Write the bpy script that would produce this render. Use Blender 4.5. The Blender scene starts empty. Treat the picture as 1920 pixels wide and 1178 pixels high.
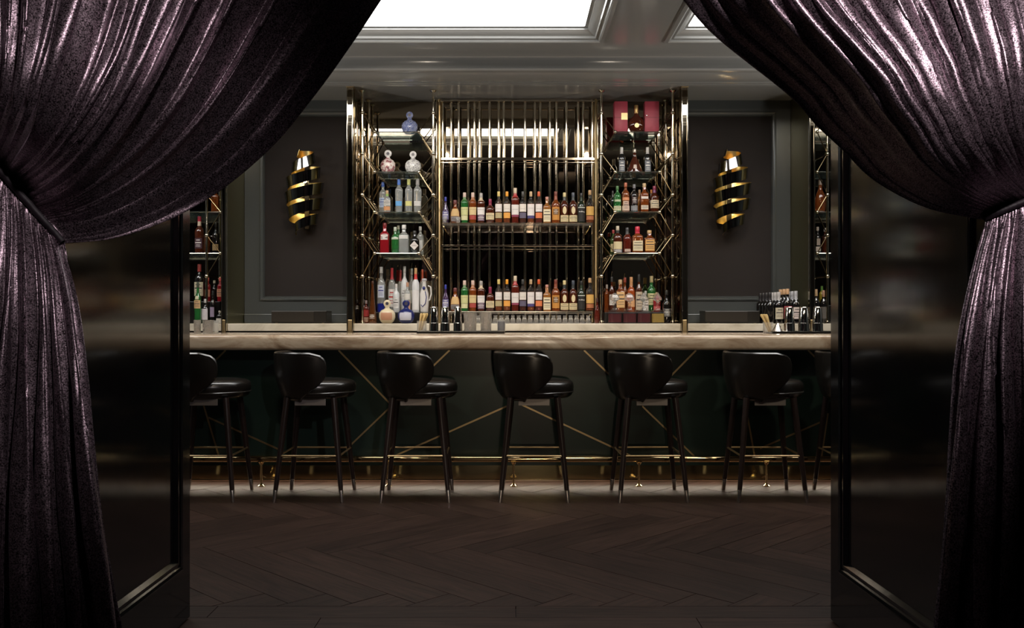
import bpy, bmesh, math, random
import numpy as np
from mathutils import Vector, Matrix

SC = bpy.context.scene
COL = SC.collection
R = math.radians
PI = math.pi

# ------------------------------------------------------------------ camera
F = 1735.0                     # focal length in pixels of the 1920 px wide frame
EYE = 1.2
cam_d = bpy.data.cameras.new('camera')
cam = bpy.data.objects.new('camera', cam_d)
COL.objects.link(cam)
cam.location = (0, 0, EYE)
cam.rotation_euler = (R(90), 0, 0)
cam_d.sensor_width = 36.0
cam_d.lens = F / 1920 * 36.0
cam_d.clip_start = 0.05
SC.camera = cam

# ------------------------------------------------------------------ world, lights, exposure
w = bpy.data.worlds.new('world')
SC.world = w
w.use_nodes = True
w.node_tree.nodes['Background'].inputs[0].default_value = (0.5, 0.5, 0.55, 1)
w.node_tree.nodes['Background'].inputs[1].default_value = 0.004
SC.view_settings.view_transform = 'Standard'
SC.view_settings.look = 'None'
SC.view_settings.gamma = 1
SC.view_settings.use_curve_mapping = False
SC.view_settings.exposure = 0.0

def spot(name, loc, target, power, angle, blend=0.6, color=(1, .85, .68), size=0.025):
    d = bpy.data.lights.new(name, 'SPOT')
    d.energy = power; d.spot_size = R(angle); d.spot_blend = blend
    d.color = color; d.shadow_soft_size = size
    o = bpy.data.objects.new(name, d); COL.objects.link(o)
    o.location = loc
    o.rotation_euler = (Vector(target) - Vector(loc)).to_track_quat('-Z', 'Y').to_euler()
    return o

def area(name, loc, rot, sx, sy, power, color=(1, .85, .68)):
    d = bpy.data.lights.new(name, 'AREA')
    d.shape = 'RECTANGLE'; d.size = sx; d.size_y = sy
    d.energy = power; d.color = color
    o = bpy.data.objects.new(name, d); COL.objects.link(o)
    o.location = loc; o.rotation_euler = rot
    return o

SKYLIGHT = 11.0
# added spots out of view, brightening the back bar and the counter
for i, x in enumerate((-2.0, -0.75, 0.85, 2.1)):
    spot('added_bar_spot', (x, 5.0, 3.0), (x * .95, 7.5, 1.55), (30, 80, 80, 30)[i], 66, 0.7)
# unseen spots added just inside the doorway to brighten the stools
for x in (-1.0, 0.75, 2.2):
    spot('added_stool_spot', (x, 3.3, 3.0), (x, 6.2, .75), 75, 60, 0.9, (1, .82, .62), .14)
# point light helper
def lamp(name, loc, power, color, size):
    d = bpy.data.lights.new(name, 'POINT'); d.energy = power; d.color = color; d.shadow_soft_size = size
    o = bpy.data.objects.new(name, d); COL.objects.link(o); o.location = loc; return o
for x in (-4.15, 4.15):  # invented spots without fittings, put in to lift the ceiling tone
    spot('added_ceiling_spot', (x * .77, 5.3, 1.5), (x * .42, 6.05, 3.06), 120, 80, .7, (1, .95, .89), .10)
# added spot behind the camera, shining through the doorway onto bar and stools
spot('added_doorway_spot', (0.34, -1.4, .92), (0.12, 6.2, .80), 75, 23, .6, (1, .80, .58), .10)
# added vestibule spots, unseen, set by the highlights on the curtains
spot('added_curtain_spot', (0.32, 0.12, 2.60), (-1.42, 2.05, 1.46), 125, 42, 0.9, (1, .9, .9), 0.06)
spot('added_curtain_spot', (0.85, 0.30, 2.68), (0.76, 2.05, 1.98), 190, 58, 0.9, (1, .9, .9), 0.06)
# warm LED strip in the toe kick recess of the bar
area('led_toe_kick', (0, 6.600, 0.1345), (R(-50), 0, 0), 8.2, 0.006, 28.0, (1, .84, .66))

# ------------------------------------------------------------------ helpers
def PX(x, Y): return (x - 960.0) * Y / F
def PZ(y, Y): return EYE - (y - 589.0) * Y / F

MATS = {}
def principled(name, base=(.5, .5, .5), rough=.5, metal=0., spec=.5, **kw):
    if name in MATS: return MATS[name]
    m = bpy.data.materials.new(name); m.use_nodes = True
    b = m.node_tree.nodes['Principled BSDF']
    b.inputs['Base Color'].default_value = (*base, 1)
    b.inputs['Roughness'].default_value = rough
    b.inputs['Metallic'].default_value = metal
    b.inputs['Specular IOR Level'].default_value = spec
    for k, v in kw.items():
        b.inputs[k.replace('_', ' ')].default_value = v
    MATS[name] = m
    return m

def nodes(m):
    nt = m.node_tree
    return nt, nt.nodes['Principled BSDF']

def add_bump(m, scale=200., strength=.1, dist=.002, detail=2., stretch=None):
    nt, b = nodes(m)
    tc = nt.nodes.new('ShaderNodeTexCoord')
    n = nt.nodes.new('ShaderNodeTexNoise'); n.inputs['Scale'].default_value = scale
    n.inputs['Detail'].default_value = detail
    src = tc.outputs['Object']
    if stretch:
        mp = nt.nodes.new('ShaderNodeMapping'); mp.inputs['Scale'].default_value = stretch
        nt.links.new(src, mp.inputs[0]); src = mp.outputs[0]
    nt.links.new(src, n.inputs['Vector'])
    bp = nt.nodes.new('ShaderNodeBump'); bp.inputs['Strength'].default_value = strength
    bp.inputs['Distance'].default_value = dist
    nt.links.new(n.outputs['Fac'], bp.inputs['Height'])
    nt.links.new(bp.outputs[0], b.inputs['Normal'])
    return n

def noise_color(m, cols, scale=4., detail=6., stretch=(1, 1, 1), distort=0., rough=.6):
    nt, b = nodes(m)
    tc = nt.nodes.new('ShaderNodeTexCoord')
    mp = nt.nodes.new('ShaderNodeMapping'); mp.inputs['Scale'].default_value = stretch
    n = nt.nodes.new('ShaderNodeTexNoise'); n.inputs['Scale'].default_value = scale
    n.inputs['Detail'].default_value = detail; n.inputs['Distortion'].default_value = distort
    n.inputs['Roughness'].default_value = rough
    r = nt.nodes.new('ShaderNodeValToRGB')
    el = r.color_ramp.elements
    while len(el) < len(cols): el.new(.5)
    for e, (p, c) in zip(el, cols): e.position = p; e.color = (*c, 1)
    nt.links.new(tc.outputs['Object'], mp.inputs[0]); nt.links.new(mp.outputs[0], n.inputs['Vector'])
    nt.links.new(n.outputs['Fac'], r.inputs[0]); nt.links.new(r.outputs[0], b.inputs['Base Color'])
    return r

def emission(name, col, strength):
    if name in MATS: return MATS[name]
    m = bpy.data.materials.new(name); m.use_nodes = True
    nt = m.node_tree; nt.nodes.remove(nt.nodes['Principled BSDF'])
    e = nt.nodes.new('ShaderNodeEmission'); e.inputs[0].default_value = (*col, 1); e.inputs[1].default_value = strength
    nt.links.new(e.outputs[0], nt.nodes['Material Output'].inputs[0])
    MATS[name] = m
    return m

class MB:
    """collects boxes, tubes, lathes and sheets into one mesh"""
    def __init__(s): s.v = []; s.f = []
    def add(s, v, f):
        o = len(s.v); s.v += [tuple(p) for p in v]; s.f += [tuple(i + o for i in q) for q in f]; return s
    def box(s, x0, x1, y0, y1, z0, z1):
        v = [(x0, y0, z0), (x1, y0, z0), (x1, y1, z0), (x0, y1, z0), (x0, y0, z1), (x1, y0, z1), (x1, y1, z1), (x0, y1, z1)]
        return s.add(v, [(0, 3, 2, 1), (4, 5, 6, 7), (0, 1, 5, 4), (1, 2, 6, 5), (2, 3, 7, 6), (3, 0, 4, 7)])
    def cbox(s, x0, x1, y0, y1, z0, z1, c=.004):
        """box with chamfered edges"""
        bm = bmesh.new(); bmesh.ops.create_cube(bm, size=1)
        for q in bm.verts:
            q.co = ((x0 + x1) / 2 + q.co.x * (x1 - x0), (y0 + y1) / 2 + q.co.y * (y1 - y0), (z0 + z1) / 2 + q.co.z * (z1 - z0))
        bmesh.ops.bevel(bm, geom=bm.edges[:], offset=c, segments=2, affect='EDGES', profile=.5)
        bm.verts.index_update()
        s.add([q.co[:] for q in bm.verts], [[q.index for q in f.verts] for f in bm.faces]); bm.free(); return s
    def ring(s, c, ax, r, seg, n=2., by=1.):
        pass
    def tube(s, pts, rad, seg=10, caps=True, closed=False):
        pts = [Vector(p) for p in pts]; n = len(pts)
        rads = rad if hasattr(rad, '__len__') else [rad] * n
        up = None; v = []; f = []
        for i, p in enumerate(pts):
            if closed: t = (pts[(i + 1) % n] - pts[i - 1])
            else: t = pts[min(i + 1, n - 1)] - pts[max(i - 1, 0)]
            t.normalize()
            if up is None:
                up = t.orthogonal().normalized()
            else:
                up = (up - t * up.dot(t)).normalized()
            sd = t.cross(up)
            for k in range(seg):
                a = 2 * PI * k / seg
                v.append(p + (up * math.cos(a) + sd * math.sin(a)) * rads[i])
        m = n if closed else n - 1
        for i in range(m):
            for k in range(seg):
                a = i * seg + k; b = i * seg + (k + 1) % seg
                c = ((i + 1) % n) * seg + (k + 1) % seg; d = ((i + 1) % n) * seg + k
                f.append((a, b, c, d))
        if caps and not closed:
            f.append(tuple(range(seg))[::-1]); f.append(tuple((n - 1) * seg + k for k in range(seg)))
        return s.add(v, f)
    def lathe(s, prof, seg=20, n=2., by=1., o=(0, 0, 0), sc=1.):
        """prof: (z, r); superelliptic cross-section of exponent n, depth factor by"""
        v = []; f = []
        for (z, r) in prof:
            for k in range(seg):
                a = 2 * PI * (k + .5) / seg; c, q = math.cos(a), math.sin(a)
                x = math.copysign(abs(c) ** (2 / n), c) * r * sc; y = math.copysign(abs(q) ** (2 / n), q) * r * by * sc
                v.append((o[0] + x, o[1] + y, o[2] + z * sc))
        for i in range(len(prof) - 1):
            for k in range(seg):
                f.append((i * seg + k, i * seg + (k + 1) % seg, (i + 1) * seg + (k + 1) % seg, (i + 1) * seg + k))
        f.append(tuple(range(seg))[::-1]); f.append(tuple((len(prof) - 1) * seg + k for k in range(seg)))
        return s.add(v, f)
    def ball(s, c, r, seg=12, rings=8, sz=1.):
        prof = [(-r * sz * math.cos(PI * i / rings), max(r * math.sin(PI * i / rings), r * .02)) for i in range(rings + 1)]
        return s.lathe(prof, seg, o=c)
    def extrude(s, prof, x0, x1, caps=True):
        """closed profile of (y, z) extruded along x"""
        n = len(prof)
        v = [(x0, y, z) for y, z in prof] + [(x1, y, z) for y, z in prof]
        f = [(i, i + n, (i + 1) % n + n, (i + 1) % n) for i in range(n)]
        if caps: f += [tuple(range(n)), tuple(range(2 * n - 1, n - 1, -1))]
        return s.add(v, f)
    def rectloft(s, rings):
        """rings: (x0, x1, y0, y1, z) rectangles lofted (open)"""
        v = []; f = []
        for (x0, x1, y0, y1, z) in rings: v += [(x0, y0, z), (x1, y0, z), (x1, y1, z), (x0, y1, z)]
        for i in range(len(rings) - 1):
            for k in range(4):
                f.append((i * 4 + k, i * 4 + (k + 1) % 4, i * 4 + 4 + (k + 1) % 4, i * 4 + 4 + k))
        return s.add(v, f)
    def grid(s, pts, nu, nv, closed_u=False):
        f = []
        for j in range(nv - 1):
            for i in range(nu if closed_u else nu - 1):
                a = j * nu + i; b = j * nu + (i + 1) % nu
                f.append((a, b, b + nu, a + nu))
        return s.add(pts, f)
    def mesh(s, name, smooth=False, angle=None):
        me = bpy.data.meshes.new(name); me.from_pydata(s.v, [], s.f)
        bm = bmesh.new(); bm.from_mesh(me)
        bmesh.ops.recalc_face_normals(bm, faces=bm.faces[:]); bm.to_mesh(me); bm.free()
        if smooth:
            me.polygons.foreach_set('use_smooth', [True] * len(me.polygons))
            me.set_sharp_from_angle(angle=R(angle or 40))
        return me
    def build(s, name, mat, parent=None, smooth=False, angle=None):
        return link(name, s.mesh(name, smooth, angle), mat, parent)

def link(name, me, mat, parent=None, loc=None):
    if mat and not me.materials: me.materials.append(mat)
    o = bpy.data.objects.new(name, me); COL.objects.link(o)
    if parent: o.parent = parent
    if loc: o.location = loc
    return o

def tag(o, label, cat, group=None):
    o['label'] = label; o['category'] = cat
    if group: o['group'] = group
    return o

def thing(name, label, cat, loc=(0, 0, 0), group=None, rz=0):
    o = bpy.data.objects.new(name, None); COL.objects.link(o)
    o.empty_display_size = .05
    o.location = loc; o.rotation_euler = (0, 0, rz)
    return tag(o, label, cat, group)

def struct(name, mb, mat, parent=None, **k):
    o = mb.build(name, mat, parent, **k); o['kind'] = 'structure'; return o

def copy_tree(o, parent=None):
    c = o.copy(); COL.objects.link(c); c.parent = parent
    for ch in o.children: copy_tree(ch, c)
    return c

# lettering: text curves turned into meshes once
TEXTS = {}
def text_mesh(body):
    if body in TEXTS: return TEXTS[body]
    cu = bpy.data.curves.new('lettering', 'FONT'); cu.body = body; cu.align_x = 'CENTER'; cu.size = 1; cu.resolution_u = 2
    o = bpy.data.objects.new('lettering', cu); COL.objects.link(o)
    bpy.context.view_layer.update()
    me = bpy.data.meshes.new_from_object(o.evaluated_get(bpy.context.evaluated_depsgraph_get()))
    v = [q.co[:2] for q in me.vertices]; f = [tuple(p.vertices) for p in me.polygons]
    x = [a for a, _ in v]; wd = max(x) - min(x); mid = (max(x) + min(x)) / 2
    TEXTS[body] = ([((a - mid) / wd, b / wd) for a, b in v], f)
    bpy.data.objects.remove(o); bpy.data.curves.remove(cu); bpy.data.meshes.remove(me)
    return TEXTS[body]
for t_ in ('THE GLENLIVET', 'MACALLAN', 'Ardbeg', '24', "HENDRICK'S", 'LAGAVULIN', 'KETEL ONE'): text_mesh(t_)

# ------------------------------------------------------------------ materials
brass = principled('polished_brass', (.72, .56, .30), .10, 1.)
brass_pale = principled('pale_polished_brass', (.72, .65, .52), .08, 1.)
brass_dull = principled('brushed_brass', (.58, .44, .24), .36, 1.)
nickel = principled('brushed_nickel', (.55, .50, .46), .25, 1.)
chrome = principled('polished_steel', (.68, .66, .62), .06, 1.)
bronze_mirror = principled('bronze_mirror', (.50, .43, .33), .015, 1.)
olive_mirror = principled('olive_bronze_mirror', (.34, .30, .15), .30, 1.)
smoke_mirror = principled('smoked_mirror', (.11, .088, .07), .03, 1.)
lacquer = principled('blue_grey_lacquer', (.060, .066, .066), .22, 0., .6)
add_bump(lacquer, 3.0, .02, .01)
ceil_lac = principled('ceiling_lacquer', (.24, .24, .23), .16, 0., .7)
door_lac = principled('black_gloss_lacquer', (.0045, .0045, .0055), .10, 0., .75)
add_bump(door_lac, 5.0, .05, .01, 3., (1, 1, .5))
fabric = principled('dark_plum_fabric', (.024, .020, .019), .85, 0., .2)
add_bump(fabric, 420., .3, .002)
leather = principled('black_leather', (.0085, .007, .0055), .27, 0., .8)
add_bump(leather, 260., .12, .001)
piping_m = principled('leather_piping', (.03, .027, .024), .30, 0., .7)
leg_m = principled('dark_walnut_leg', (.016, .009, .0075), .35, 0., .5)
green = principled('dark_green_panel', (.015, .033, .027), .30, 0., .5)
add_bump(green, 300., .08, .001)
wall_dark = principled('dark_wall_paint', (.018, .018, .020), .5)
vest_m = principled('vestibule_plaster', (.42, .37, .36), .7)
black_m = principled('black_lacquer', (.006, .0055, .005), .3)
onyx = principled('veined_onyx', (.6, .5, .38), .16, 0., .5)
noise_color(onyx, [(0.30, (.17, .11, .07)), (.46, (.34, .25, .17)), (.56, (.46, .37, .27)), (.72, (.30, .20, .13))], 2.6, 9., (.8, 2.2, 2.2), 1.6, .62)
ledge_m = principled('pale_marble', (.60, .54, .43), .2, 0., .5)
noise_color(ledge_m, [(.3, (.42, .36, .27)), (.5, (.58, .52, .41)), (.7, (.66, .60, .50))], 3., 7., (1, 2, 2), .6)

wood = principled('dark_stained_oak', (.04, .026, .02), .50, 0., .12)
def wood_nodes(m):
    nt, b = nodes(m)
    tc = nt.nodes.new('ShaderNodeTexCoord')
    oi = nt.nodes.new('ShaderNodeObjectInfo')
    mp = nt.nodes.new('ShaderNodeMapping'); mp.inputs['Scale'].default_value = (1.3, 16, 1)
    ad = nt.nodes.new('ShaderNodeVectorMath'); ad.operation = 'ADD'
    ml = nt.nodes.new('ShaderNodeMath'); ml.operation = 'MULTIPLY'; ml.inputs[1].default_value = 37.
    n = nt.nodes.new('ShaderNodeTexNoise'); n.inputs['Scale'].default_value = 3.; n.inputs['Detail'].default_value = 8.
    n.inputs['Distortion'].default_value = .8
    r = nt.nodes.new('ShaderNodeValToRGB')
    r.color_ramp.elements[0].position = .3; r.color_ramp.elements[0].color = (.013, .0068, .0050, 1)
    r.color_ramp.elements[1].position = .75; r.color_ramp.elements[1].color = (.042, .0235, .0175, 1)
    hv = nt.nodes.new('ShaderNodeMapRange'); hv.inputs['To Min'].default_value = .78; hv.inputs['To Max'].default_value = 1.25
    mx = nt.nodes.new('ShaderNodeVectorMath'); mx.operation = 'SCALE'
    L = nt.links.new
    L(tc.outputs['Object'], mp.inputs[0]); L(oi.outputs['Random'], ml.inputs[0]); L(mp.outputs[0], ad.inputs[0]); L(ml.outputs[0], ad.inputs[1])
    L(ad.outputs[0], n.inputs['Vector']); L(n.outputs['Fac'], r.inputs[0]); L(oi.outputs['Random'], hv.inputs['Value'])
    L(r.outputs[0], mx.inputs[0]); L(hv.outputs[0], mx.inputs['Scale']); L(mx.outputs[0], b.inputs['Base Color'])
    bp = nt.nodes.new('ShaderNodeBump'); bp.inputs['Strength'].default_value = .25; bp.inputs['Distance'].default_value = .002
    L(n.outputs['Fac'], bp.inputs['Height']); L(bp.outputs[0], b.inputs['Normal'])
wood_nodes(wood)

velvet = principled('purple_velvet', (.07, .046, .064), .37, .85, .4, Sheen_Weight=.15, Sheen_Roughness=.28, Sheen_Tint=(.8, .6, .75, 1))
def velvet_nodes(m):
    nt, b = nodes(m); L = nt.links.new
    tc = nt.nodes.new('ShaderNodeTexCoord')
    n1 = nt.nodes.new('ShaderNodeTexNoise'); n1.inputs['Scale'].default_value = 330.; n1.inputs['Detail'].default_value = 3.
    n2 = nt.nodes.new('ShaderNodeTexNoise'); n2.inputs['Scale'].default_value = 70.; n2.inputs['Detail'].default_value = 4.
    L(tc.outputs['Object'], n1.inputs['Vector']); L(tc.outputs['Object'], n2.inputs['Vector'])
    mul = nt.nodes.new('ShaderNodeMath'); mul.operation = 'MULTIPLY_ADD'; mul.inputs[1].default_value = .22
    L(n2.outputs['Fac'], mul.inputs[0]); L(n1.outputs['Fac'], mul.inputs[2])
    r = nt.nodes.new('ShaderNodeValToRGB')
    r.color_ramp.elements[0].position = .46; r.color_ramp.elements[0].color = (.012, .0085, .0097, 1)
    r.color_ramp.elements[1].position = .90; r.color_ramp.elements[1].color = (.56, .42, .495, 1)
    L(mul.outputs[0], r.inputs[0]); L(r.outputs[0], b.inputs['Base Color'])
    bp = nt.nodes.new('ShaderNodeBump'); bp.inputs['Strength'].default_value = .30; bp.inputs['Distance'].default_value = .0012
    L(n1.outputs['Fac'], bp.inputs['Height']); L(bp.outputs[0], b.inputs['Normal'])
velvet_nodes(velvet)
tie_m = principled('dark_velvet_band', (.014, .009, .013), .55, 0., .3)
add_bump(tie_m, 330., .3, .001)

def plain(name, col, rough=.5, metal=0., spec=.4): return principled(name, col, rough, metal, spec)
GL = {}
def glassm(key, col, trans=.35, alpha=1., rough=.06):
    if key not in GL:
        GL[key] = principled('glass_' + key, col, rough, 0., .6, Transmission_Weight=trans, IOR=1.35, Alpha=alpha, Coat_Weight=1. if rough < .1 else 0., Coat_Roughness=.03)
    return GL[key]
clear = glassm('clear', (.80, .83, .82), .72, .68, .03)
frost = glassm('frosted', (.80, .82, .84), .35, 1., .35)
shelf_glass = glassm('shelf', (.36, .56, .56), .85, .62, .02)
crystal = glassm('crystal', (.90, .89, .86), .86, .62, .02)
cut_crystal = glassm('cut_crystal', (.74, .70, .65), .90, .80, .03)
def cut_nodes(m):
    nt, b = nodes(m); tc = nt.nodes.new('ShaderNodeTexCoord'); v = nt.nodes.new('ShaderNodeTexVoronoi'); v.inputs['Scale'].default_value = 95.
    bp = nt.nodes.new('ShaderNodeBump'); bp.inputs['Strength'].default_value = 1.; bp.inputs['Distance'].default_value = .006
    nt.links.new(tc.outputs['Object'], v.inputs['Vector']); nt.links.new(v.outputs['Distance'], bp.inputs['Height']); nt.links.new(bp.outputs[0], b.inputs['Normal'])
cut_nodes(cut_crystal)
decanter_glass = glassm('decanter', (.95, .94, .92), .97, .32, .01)

# ================================================================== THE ROOM
random.seed(4)
XW = 4.4                      # half width of the bar room
floor = struct('floor', MB().box(-XW, XW, -1.6, 7.9, -.06, -.012), wall_dark)

# herringbone planks (each one a part of the floor), rows running along x
def clip_poly(poly, axis, lim, keep_greater):
    out = []
    for i in range(len(poly)):
        a, b = poly[i], poly[(i + 1) % len(poly)]
        ia = (a[axis] >= lim) == keep_greater; ib = (b[axis] >= lim) == keep_greater
        if ia: out.append(a)
        if ia != ib:
            t = (lim - a[axis]) / (b[axis] - a[axis])
            out.append((a[0] + (b[0] - a[0]) * t, a[1] + (b[1] - a[1]) * t))
    return out

def plank(poly, ang, jog):
    """poly in world xy -> prism object whose local x runs along the plank"""
    cx = sum(p[0] for p in poly) / len(poly); cy = sum(p[1] for p in poly) / len(poly)
    c, s_ = math.cos(-ang), math.sin(-ang)
    def loc(k, z): return [((p[0] - cx) * c * k - (p[1] - cy) * s_ * k, (p[0] - cx) * s_ * k + (p[1] - cy) * c * k, z) for p in poly]
    n = len(poly); mb = MB()
    lo, mid, hi = loc(1, -.012), loc(1, -.0015), loc(.997, 0)
    hi = [(p[0] - math.copysign(.0006, p[0]), p[1] - math.copysign(.0006, p[1]), jog) for p in mid]
    v = lo + mid + hi; f = []
    for r_ in (0, 1):
        for i in range(n): f.append((r_ * n + i, r_ * n + (i + 1) % n, r_ * n + n + (i + 1) % n, r_ * n + n + i))
    f.append(tuple(2 * n + i for i in range(n)))
    mb.add(v, f)
    o = mb.build('plank', wood, floor); o.location = (cx, cy, 0); o.rotation_euler = (0, 0, ang)
    return o

PL, PW, GAP = 1.12, .187, .0012
Y_TH = 3.80                  # threshold line of the doorway
c45 = math.sqrt(.5)
for i in range(-60, 60):
    for j in range(-8, 9):
        for kind in (0, 1):
            ox, oy = i * PW + j * PL, i * PW - j * PL
            if kind == 0: x0, y0, x1, y1 = ox, oy, ox + PL, oy + PW
            else: x0, y0, x1, y1 = ox + PL, oy + PW - PL, ox + PL + PW, oy + PW
            pts = [(x0 + GAP, y0 + GAP), (x1 - GAP, y0 + GAP), (x1 - GAP, y1 - GAP), (x0 + GAP, y1 - GAP)]
            # rotate so that (1,1) runs along +x
            poly = [(c45 * (px + py) + .13, c45 * (-px + py) + 4.63) for px, py in pts]
            cx = sum(p[0] for p in poly) / 4; cy = sum(p[1] for p in poly) / 4
            if not (-3.3 < cx < 3.3 and 3.3 < cy < 7.1): continue
            poly = clip_poly(poly, 1, Y_TH + .001, True)
            if len(poly) >= 3: poly = clip_poly(poly, 1, 6.62, False)
            if len(poly) < 3: continue
            plank(poly, -PI / 4 if kind == 0 else PI / 4, random.uniform(-.0006, .0004))
# straight boards at the threshold
for r_ in range(6):
    y1 = Y_TH - r_ * .145; x = -2.9 + random.uniform(0, .8) - .8
    while x < 2.2:
        l = random.uniform(1.2, 1.9)
        plank([(x + GAP, y1 - .145 + GAP), (x + l - GAP, y1 - .145 + GAP), (x + l - GAP, y1 - GAP), (x + GAP, y1 - GAP)], 0., random.uniform(-.0004, .0003))
        x += l

# walls
Y_B = 7.75                    # back wall plane
struct('wall_left', MB().box(-XW - .1, -XW, 2.3, 7.9, -.06, 3.3), lacquer)
struct('wall_right', MB().box(XW, XW + .1, 2.3, 7.9, -.06, 3.3), lacquer)
wall_back = struct('wall_back', MB().box(-XW, XW, Y_B + .012, Y_B + .15, -.01, 3.3), lacquer)
DOOR_W = 1.29
struct('wall_doorway', MB().box(-XW, -DOOR_W - .02, 2.28, 2.40, -.01, 3.06).box(DOOR_W + .02, XW, 2.28, 2.40, -.01, 3.06)
       .box(-DOOR_W - .02, DOOR_W + .02, 2.28, 2.40, 2.68, 3.06), wall_dark)
struct('trim_1', MB().cbox(-DOOR_W - .11, -DOOR_W - .021, 2.401, 2.43, 0, 2.76).cbox(DOOR_W + .021, DOOR_W + .11, 2.401, 2.43, 0, 2.76)
       .cbox(-DOOR_W - .11, DOOR_W + .11, 2.401, 2.43, 2.69, 2.78), door_lac)
struct('wall_vestibule', MB().box(-2.3, -2.2, -1.6, 2.28, -.01, 2.9).box(2.2, 2.3, -1.6, 2.28, -.01, 2.9).box(-2.3, 2.3, -1.7, -1.6, -.01, 2.9), vest_m)
struct('ceiling_vestibule', MB().box(-2.3, 2.3, -1.7, 2.28, 2.9, 2.98), vest_m)

# ceiling with three backlit coffers
ZC, ZS = 3.06, 3.127
CY0, CY1 = 5.49, 6.18         # luminous panel
COFF = [(-4.25, -2.50), (-1.86, .49), (1.17, 3.45)]
m_ = .10
mb = MB().box(-XW, XW, 2.40, CY0 - m_, ZC, 3.3).box(-XW, XW, CY1 + m_, 6.67, ZC, 3.3)
xs = [-XW] + [q for a, b in COFF for q in (a - m_, b + m_)] + [XW]
for a, b in zip(xs[0::2], xs[1::2]):
    if b > a: mb.box(a, b, CY0 - m_, CY1 + m_, ZC, 3.3)
ceiling = struct('ceiling', mb, ceil_lac)
for a, b in COFF:
    prof = [(.135, 3.060), (.135, 3.047), (.110, 3.044), (.100, 3.050), (.094, 3.062), (.075, 3.064), (.070, 3.078), (.050, 3.086), (.030, 3.100), (.018, 3.106), (.018, 3.118), (-.004, 3.120), (-.004, 3.131)]
    MB().rectloft([(a - d, b + d, CY0 - d, CY1 + d, z) for d, z in prof]).build('coffer_moulding', ceil_lac, ceiling, smooth=True, angle=30)
    mm = (a + b) / 2
    p = MB().box(a, b, CY0, CY1, ZS, ZS + .02).build('luminous_panel', emission('luminous_panel', (1, .985, .96), SKYLIGHT), ceiling)
    p['label'] = 'bright white backlit ceiling panel'

# cove, crown moulding and soffit above the back bar
ZSOF = 2.98
cove = [(6.671, 3.30), (6.671, 3.060)]
cove += [(6.676, 3.056), (6.684, 3.050), (6.690, 3.035), (6.692, 3.005), (6.690, 2.985)]
crown = [(6.684, 2.975), (6.690, 2.966), (6.70, 2.962), (6.74, 2.960), (6.742, 2.968), (6.752, 2.970), (6.77, 2.962), (6.82, 2.946), (6.88, 2.940), (6.925, 2.939), (6.930, 2.949), (6.945, 2.953), (6.948, 2.938),
         (6.965, 2.934), (6.985, 2.936), (6.990, 2.948), (7.005, 2.949), (7.008, 2.937), (7.045, 2.935), (7.052, 2.945), (7.056, ZSOF)]
struct('trim_2', MB().extrude(cove + crown + [(7.9, ZSOF), (7.9, 3.30)], -XW, XW), ceil_lac, wall_back, smooth=True, angle=35)

# fins positions (mirrored pilasters)
FIN_Y = 7.22
FINS = [(-2.268, -2.228), (-1.289, -1.239), (1.322, 1.372), (2.320, 2.362)]
# panelled wall between the fins: frame, moulding and dark fabric panel
for (xa, xb, pa, pb) in ((-2.228, -1.289, -2.077, -1.33), (1.372, 2.320, 1.42, 2.175)):
    zt, zb = 2.862, 1.335
    y0 = Y_B - .045
    frame = MB().box(xa + .001, pa, y0, Y_B + .01, 1.126, ZSOF - .001).box(pb, xb - .001, y0, Y_B + .01, 1.126, ZSOF - .001)
    frame.box(pa, pb, y0, Y_B + .01, zt, ZSOF - .001).box(pa, pb, y0, Y_B + .01, 1.126, zb)
    frame.build('panel_frame', lacquer, wall_back)
    ring = [(0.022, y0), (.022, y0 - .012), (.012, y0 - .016), (.004, y0 - .010), (-.006, y0 - .010), (-.012, y0 + .004), (-.014, y0 + .02)]
    v = []; f = []
    for d, y in ring: v += [(pa - d, y, zb - d), (pb + d, y, zb - d), (pb + d, y, zt + d), (pa - d, y, zt + d)]
    for i in range(len(ring) - 1):
        for k in range(4): f.append((i * 4 + k, i * 4 + (k + 1) % 4, i * 4 + 4 + (k + 1) % 4, i * 4 + 4 + k))
    MB().add(v, f).build('panel_moulding', lacquer, wall_back, smooth=True, angle=30)
    MB().box(pa, pb, y0 + .022, Y_B + .01, zb, zt).build('fabric_panel', fabric, wall_back)
    MB().cbox(xa + .001, xb - .001, y0 - .014, y0, 1.127, 1.20).build('skirting', lacquer, wall_back)

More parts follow.
